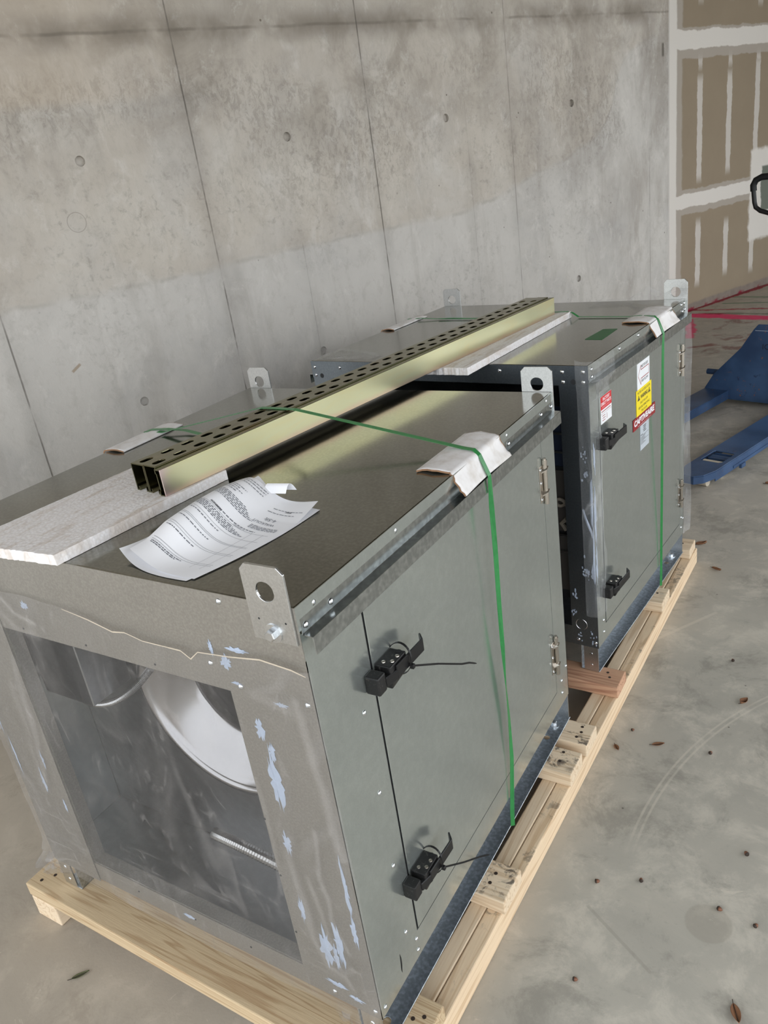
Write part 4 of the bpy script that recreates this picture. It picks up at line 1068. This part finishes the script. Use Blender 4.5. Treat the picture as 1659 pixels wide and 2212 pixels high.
protector('white paperboard corner bent over the nearer cabinet edge under the green strap, torn end', bentprof(-.074, -.008, .021, 1.0452, 1.0005), .487, .700, seed=1)
protector('white paperboard corner bent over the farther cabinet edge under the green strap', bentprof(-.084, -.009, .021, 1.0452, 1.0005), .472, .692, (O2[0], O2[1], 0), TH2, seed=2)
protector('flat white board strip on the wall-side roof edge of the nearer cabinet', bentprof(-.862, -.925, -.931, 1.0452, 1.010, sgn=-1), .468, .668, torn=False, seed=3)
protector('flat white board strip on the wall-side roof edge of the farther cabinet', bentprof(-.887, -.935, -.941, 1.0452, 1.010, sgn=-1), .412, .632, (O2[0], O2[1], 0), TH2, torn=False, seed=4)

# ------------------------------------------------------------------ green straps
def strap(label, pts, wdir, wd, tail, loc=(0, 0, 0), rz=0):
    b = MB(); b.ribbon(pts, wdir, wd); o = b.build('strapping_band', 'strap', None, solid=.0008); o.location = loc; o.rotation_euler = (0, 0, rz)
    tag(o, label, 'strap', 'green plastic strapping bands')
    k = MB(); k.ribbon(*tail); subpart(k.build('loose_strap_end', 'strap', None, solid=.0007), o)
    return o
Y = (0, 1, 0)
zs = 1.0634 + .0575
strap('green strap across the nearer cabinet, over the strut channels and down the door',
      [(-.935, .60, .74), (-.934, .600, 1.020), (-.926, .600, 1.0485), (-.860, .600, 1.0495), (-.524, .597, zs + .001), (-.500, .597, zs + .0012), (-.428, .595, zs + .0005), (-.030, .598, 1.0525), (-.008, .598, 1.0505), (.0045, .596, 1.0405), (.0245, .589, 1.002), (.0228, .589, .936), (.0215, .590, .837), (.019, .589, .72), (.0175, .589, .613), (.014, .594, .50), (.012, .598, .415), (.009, .598, .296), (.004, .582, .142), (.0035, .580, .106)],
      [Y] * 10 + [(.1, 1, 0), (.95, .45, 0), (.45, 1, 0), (.35, 1, 0), (1, .35, 0), (.35, -1, 0), (.1, -1, 0), (-.3, -1, 0), (-1, -.7, 0), (-1, -.8, 0)], [.0125] * 9 + [.0125, .0115, .010, .0125, .0125, .009, .0125, .0125, .0125, .010, .010],
      ([(-.915, .606, 1.0515), (-.860, .612, 1.0535), (-.80, .618, 1.0500), (-.745, .608, 1.0465), (-.695, .590, 1.0445), (-.66, .568, 1.0440)], [(.1, 1, 0), (0, 1, 0), (.1, 1, 0), (.3, 1, 0), (.45, 1, 0), (.5, 1, 0)], .0125))
strap('green strap across the farther cabinet, under the strut channels and down the stickered door',
      [(-.944, .580, .74), (-.943, .580, 1.02), (-.936, .580, 1.0485), (-.880, .580, 1.0500), (-.80, .58, 1.0460), (-.50, .560, 1.0460), (-.47, .556, 1.0640), (-.30, .570, 1.0638), (-.283, .570, 1.0600), (-.262, .570, 1.0460), (-.09, .560, 1.0455), (-.06, .553, 1.0500), (-.009, .546, 1.0490), (.0045, .540, 1.0395), (.0245, .526, 1.001), (.0245, .521, .966), (.023, .521, .87), (.018, .532, .70), (.013, .543, .50), (.008, .553, .32), (.004, .560, .13), (.0035, .560, .106)],
      [Y] * 14 + [(.2, 1, 0), (.5, 1, 0), (.9, .8, 0), (1, .7, 0), (1, .8, 0), (1, .9, 0), (.8, 1, 0), (.8, 1, 0)], [.0115] * 15 + [.0095, .008, .008, .008, .008, .009, .009],
      ([(-.80, .577, 1.0478), (-.74, .583, 1.0478), (-.68, .576, 1.0468), (-.62, .578, 1.0462)], (.05, 1, 0), .0125), (O2[0], O2[1], 0), TH2)
b = MB(); b.plate([(-.1206, .2771), (-.0684, .2744), (-.0728, .4077), (-.115, .4032)], [], 'z', 1.0427, 1.0434)
o = b.build('tape_piece', 'green_tape', None); o.location = (O2[0], O2[1], 0); o.rotation_euler = (0, 0, TH2); tag(o, 'small dark green tape rectangle stuck on the farther cabinet roof', 'tape')

# ------------------------------------------------------------------ cable ties on the two near latches
def tie(label, yg, zc, tail):
    b = MB(); n_ = 26; pts = []
    for k in range(n_ + 1):
        t = 2 * PI * k / n_; pts.append((.018 + .0225 * math.cos(t), yg + .054 + .006 * math.sin(t) , zc + .0 + .0265 * math.sin(t)))
    b.ribbon(pts, (0, 1, .1), .0036)
    o = b.build('cable_tie', 'black', None, solid=.0012)
    h = MB(); hx = Vector((.041, yg + .054, zc - .010)); h.box(hx.x - .0035, hx.x + .004, hx.y - .004, hx.y + .003, hx.z - .0045, hx.z + .004); subpart(h.build('tie_head', 'black', None, bevel=.001), o)
    k = MB(); P_ = [hx] + [Vector(q) for q in tail]; pts = []
    for i in range(len(P_) - 1):
        for j in range(8): pts.append(P_[i].lerp(P_[i + 1], j / 8.0))
    pts.append(P_[-1]); k.ribbon(pts, (0, .15, 1), [.0034] * (len(pts) - 3) + [.003, .0022, .001]); subpart(k.build('tie_tail', 'black', None, solid=.0012), o)
    return tag(o, label, 'cable tie', 'black cable ties on latches')
tie('black cable tie through the upper latch, long tail sticking straight out', .1495, .832, [(.062, .250, .800), (.078, .300, .770), (.083, .318, .762), (.088, .335, .7505)])
tie('black cable tie through the lower latch, tail drooping to the rail', .1515, .380, [(.062, .245, .352), (.078, .280, .338), (.088, .300, .328)])

# ------------------------------------------------------------------ pallet jack
JA = math.radians(72)
fv = Vector((math.cos(JA), math.sin(JA), 0)); lv_ = Vector((fv.y, -fv.x, 0))
J = empty('pallet_jack', (-.09, 4.06, 0), JA - PI / 2, 'worn blue hand pallet jack standing behind the farther cabinet', 'pallet jack')
def fork(x0, x1, hole):
    y0, y1 = -1.135, .155; xm = (x0 + x1) / 2; wd = x1 - x0
    tip = [(x0, y0 + .11), (x0 + wd * .12, y0 + .035), (x0 + wd * .32, y0), (x1 - wd * .32, y0), (x1 - wd * .12, y0 + .035), (x1, y0 + .11)]
    out = tip + [(x1, y1), (x0, y1)]
    hl = [[(x0 + .030, -.930), (x1 - .036, -.930), (x1 - .026, -.918), (x1 - .026, -.800), (x1 - .036, -.788), (x0 + .030, -.788), (x0 + .022, -.800), (x0 + .022, -.918)]]
    b = MB(); b.plate(out, hl, 'z', .0795, .0850)
    o = b.build('fork', 'blue', J, bevel=.0015)
    b = MB()
    b.box(x0, x0 + .005, y0 + .11, y1, .032, .0794); b.box(x1 - .005, x1, y0 + .11, y1, .032, .0794)
    for p, q in zip(tip, tip[1:]):
        d = Vector((q[0] - p[0], q[1] - p[1], 0)).normalized(); n_ = Vector((-d.y, d.x, 0)) * .005
        b.hull8([(p[0], p[1], .045), (q[0], q[1], .045), (q[0] + n_.x, q[1] + n_.y, .045), (p[0] + n_.x, p[1] + n_.y, .045), (p[0], p[1], .0794), (q[0], q[1], .0794), (q[0] + n_.x, q[1] + n_.y, .0794), (p[0] + n_.x, p[1] + n_.y, .0794)])
    b.box(x1 - .001, x1 + .004, -.86, -.40, .040, .052); b.box(x1 - .001, x1 + .012, -.80, -.76, .020, .040)
    sb = b.build('fork_side', 'blue', o); sb.location = (0, 0, 0)
    for yy, rr, mt in ((-.905, .040, 'cream'), (-.825, .040, 'blue')):
        k = MB(); k.cyl((x0 + .028, yy, .040), (x1 - .032, yy, .040), .036 if mt == 'blue' else .0395, 24); subpart(k.build('load_roller', mt, None, smooth=True), o)
    k = MB(); k.cyl((xm - .05, -1.025, .022), (xm + .04, -1.025, .022), .0215, 20); subpart(k.build('entry_roller', 'cream', None, smooth=True), o)
    k = MB(); k.box(xm - .055, xm + .045, -1.045, -1.005, .034, .046); subpart(k.build('roller_bracket', 'orange', None, bevel=.002), o)
    k = MB(); k.box(x0 + .03, x1 - .03, -.868, -.862, .05, .078); k.box(x0 + .03, x1 - .04, -.80, -.792, .04, .076); subpart(k.build('roller_frame', 'blue', None), o)
fork(-.226, -.075, True); fork(.315, .468, True)
b = MB()
poly = [(-.226, .030), (.476, .030), (.476, .088), (.422, .176), (.261, .344), (.190, .455), (.165, .484), (.085, .484), (.060, .455), (-.011, .344), (-.172, .176), (-.226, .088)]
b.prism(poly, 'y', .145, .157); bd = b.build('frame_plate', 'blue', J, bevel=.002)
b = MB(); b.box(-.20, .45, .157, .30, .06, .10); b.hull8([(.03, .157, .10), (.22, .157, .10), (.22, .32, .10), (.03, .32, .10), (.07, .157, .44), (.18, .157, .44), (.18, .26, .44), (.07, .26, .44)]); b.build('pump_housing', 'blue', J, bevel=.004)
b = MB(); b.cyl((-.235, .195, .176), (.485, .195, .176), .017, 18); b.build('lift_shaft', 'blue', J, smooth=True)
b = MB(); b.box(.070, .180, .144, .146, .4485, .4505); subpart(b.build('fold_highlight', 's_grey', None), bd)  # pale strip painted in as the highlight along the top fold
b = MB(); b.cyl((.125, .33, .10), (.125, .33, .62), .032, 20); b.build('pump_ram', 'galv_lug', J, smooth=True)
for sx in (.055, .150):
    b = MB(); b.cyl((sx, .33, .09), (sx + .045, .33, .09), .089, 28); b.build('steer_wheel', 'black', J, smooth=True, bevel=.004)
b = MB(); b.tube([(.125, .34, .45), (.125, .37, .75), (.125, .40, 1.01)], .019, 16); hn = b.build('handle_shaft', 'black', J, smooth=True)
def loop_pts():
    L = [(.125, 1.012), (.02, 1.040), (-.052, 1.062), (-.080, 1.083), (-.088, 1.11), (-.0955, 1.17), (-.098, 1.20), (-.085, 1.226), (-.052, 1.240), (.02, 1.240), (.125, 1.238)]
    return L + [(.25 - a_, c2) for a_, c2 in L[-2::-1]]
P_ = [(a_, .40, c2) for a_, c2 in loop_pts()]
b = MB(); b.tube(P_, .0125, 14); subpart(b.build('handle_loop', 'black', None, smooth=True), hn)
b = MB(); b.tube(P_[5:16], .0175, 16); subpart(b.build('handle_grip', 'rubber', None, smooth=True), hn)
b = MB(); b.text('ICO', .045, lambda a_, c2: (.152 + a_, .1442, .358 + c2)); subpart(b.build('marker_writing', 'marker', None, fixn=False), bd)

# ------------------------------------------------------------------ leaves and acorns on the floor
def leaf(label, x, y, L, wd, rz, mat='leaf', curl=.5):
    b = MB()
    def fn(u, v):
        t = u * 2 - 1; wv = wd * (1 - t * t) ** .8 * (1 - .25 * t)
        return (t * L / 2, (v - .5) * wv, .0015 + curl * wd * ((v - .5) ** 2) * 1.6 + .12 * curl * L * max(0, t) ** 2)
    b.grid(fn, 12, 6); o = b.build('dry_leaf', mat, None, smooth=True, solid=.0006)
    k = MB(); k.tube([(-L / 2 - L * .22, .001, .003), (-L / 2, 0, .0022), (L * .4, 0, .003)], .0008, 6); subpart(k.build('leaf_stem', 'nail', None), o)
    o.location = (x, y, 0); o.rotation_euler = (0, 0, rz); return tag(o, label, 'leaf', 'dry leaves on the floor')
leaf('large dry brown leaf with a dark stem in the lower corner of the floor', .5257, .4011, .040, .017, -1.15)
leaf('dull green leaf lying in front of the tan front board', -.7694, -.115, .040, .011, .95, 'leaf_green')
leaf('small narrow tan leaf beside the skid near the paired scuffed boards', .1146, 1.0465, .026, .013, -.9)
leaf('curled brown leaf just beyond the narrow tan one', .2154, 1.1002, .034, .014, .5)
leaf('crumpled brown leaf by the pale splotch on the floor', .3959, 1.3664, .026, .020, .9, curl=1.1)
leaf('brown leaf beside the far end of the skid', .1834, 2.1486, .040, .014, -.5, curl=1.0)
leaf('dark curled leaf at the skid corner nearest the pallet jack', .0900, 2.345, .042, .018, .4, curl=1.3)
leaf('brown leaf on the floor beside the near fork of the pallet jack', .262, 3.03, .045, .02, .2, curl=1.0)
def acorn(label, x, y, r, rz):
    b = MB(); b.lathe([(.0001, 0), (r * .5, r * .12), (r * .8, r * .5), (r * .85, r * 1.0), (r * .6, r * 1.6), (r * .2, r * 1.95), (.0001, r * 2.1)], (0, 0, r * .82), (1, 0, .05), 14)
    o = b.build('acorn', 'acorn', None, smooth=True)
    k = MB(); k.lathe([(.0001, -r * .25), (r * .6, -r * .15), (r * .95, r * .3), (r * .97, r * .55), (r * .8, r * .6)], (0, 0, r * .82), (1, 0, .05), 14); subpart(k.build('acorn_cap', 'nail', None, smooth=True), o)
    o.location = (x, y, 0); o.rotation_euler = (0, 0, rz); return tag(o, label, 'acorn', 'acorns on the floor')
acorn('acorn on the floor nearest the skid, level with the first pale deck end', .1954, .5881, .0052, .4)
acorn('darker acorn a hand beyond the one nearest the skid', .2892, .6281, .0050, 1.8)
acorn('acorn on the rim of the round floor stain', .4533, .6251, .0054, -.3)
acorn('acorn at the picture edge beyond the round floor stain', .5285, .6091, .0050, .9)
acorn('lone acorn at the bottom of the floor, nearest the camera', .2261, .3388, .0050, .2)
acorn('acorn on the open floor beyond the pale tyre arc', .4887, .7962, .0056, 2.3)
acorn('small acorn inside the curve of the tyre arc', .3485, 1.1103, .0050, 1.2)
acorn('acorn close to the skid behind the curled leaf', .133, 1.1315, .0044, .6)
acorn('acorn on the floor near the long scratch, halfway to the jack', .3358, 1.5622, .0050, 2.0)

# ------------------------------------------------------------------ camera, light
cam = bpy.data.cameras.new('camera'); co = bpy.data.objects.new('camera', cam); C.objects.link(co)
Rm = ((0.8498, 0.5080, -0.1404), (0.0928, -0.4064, -0.9090), (-0.5188, 0.7594, -0.3925))
rx, dn, fw_ = (Vector(q).normalized() for q in Rm)
up = -dn; up = (up - rx * up.dot(rx)).normalized(); bk = rx.cross(up)
co.matrix_world = Matrix(((rx.x, up.x, bk.x, .6477), (rx.y, up.y, bk.y, -.6983), (rx.z, up.z, bk.z, 1.5637), (0, 0, 0, 1)))
cam.sensor_fit = 'AUTO'; cam.sensor_width = 36.0; cam.lens = 1704.9 / 2212 * 36.0; cam.clip_start = .02
bpy.context.scene.camera = co

wd = bpy.data.worlds.new('overcast_daylight'); bpy.context.scene.world = wd; wd.use_nodes = True
bg = wd.node_tree.nodes['Background']; bg.inputs[0].default_value = (.93, .965, 1.0, 1); bg.inputs[1].default_value = 1.0
vs_ = bpy.context.scene.view_settings
bpy.context.scene.display_settings.display_device = 'sRGB'
vs_.view_transform = 'Standard'; vs_.look = 'None'; vs_.gamma = 1.0; vs_.use_curve_mapping = False
vs_.exposure = 1.42
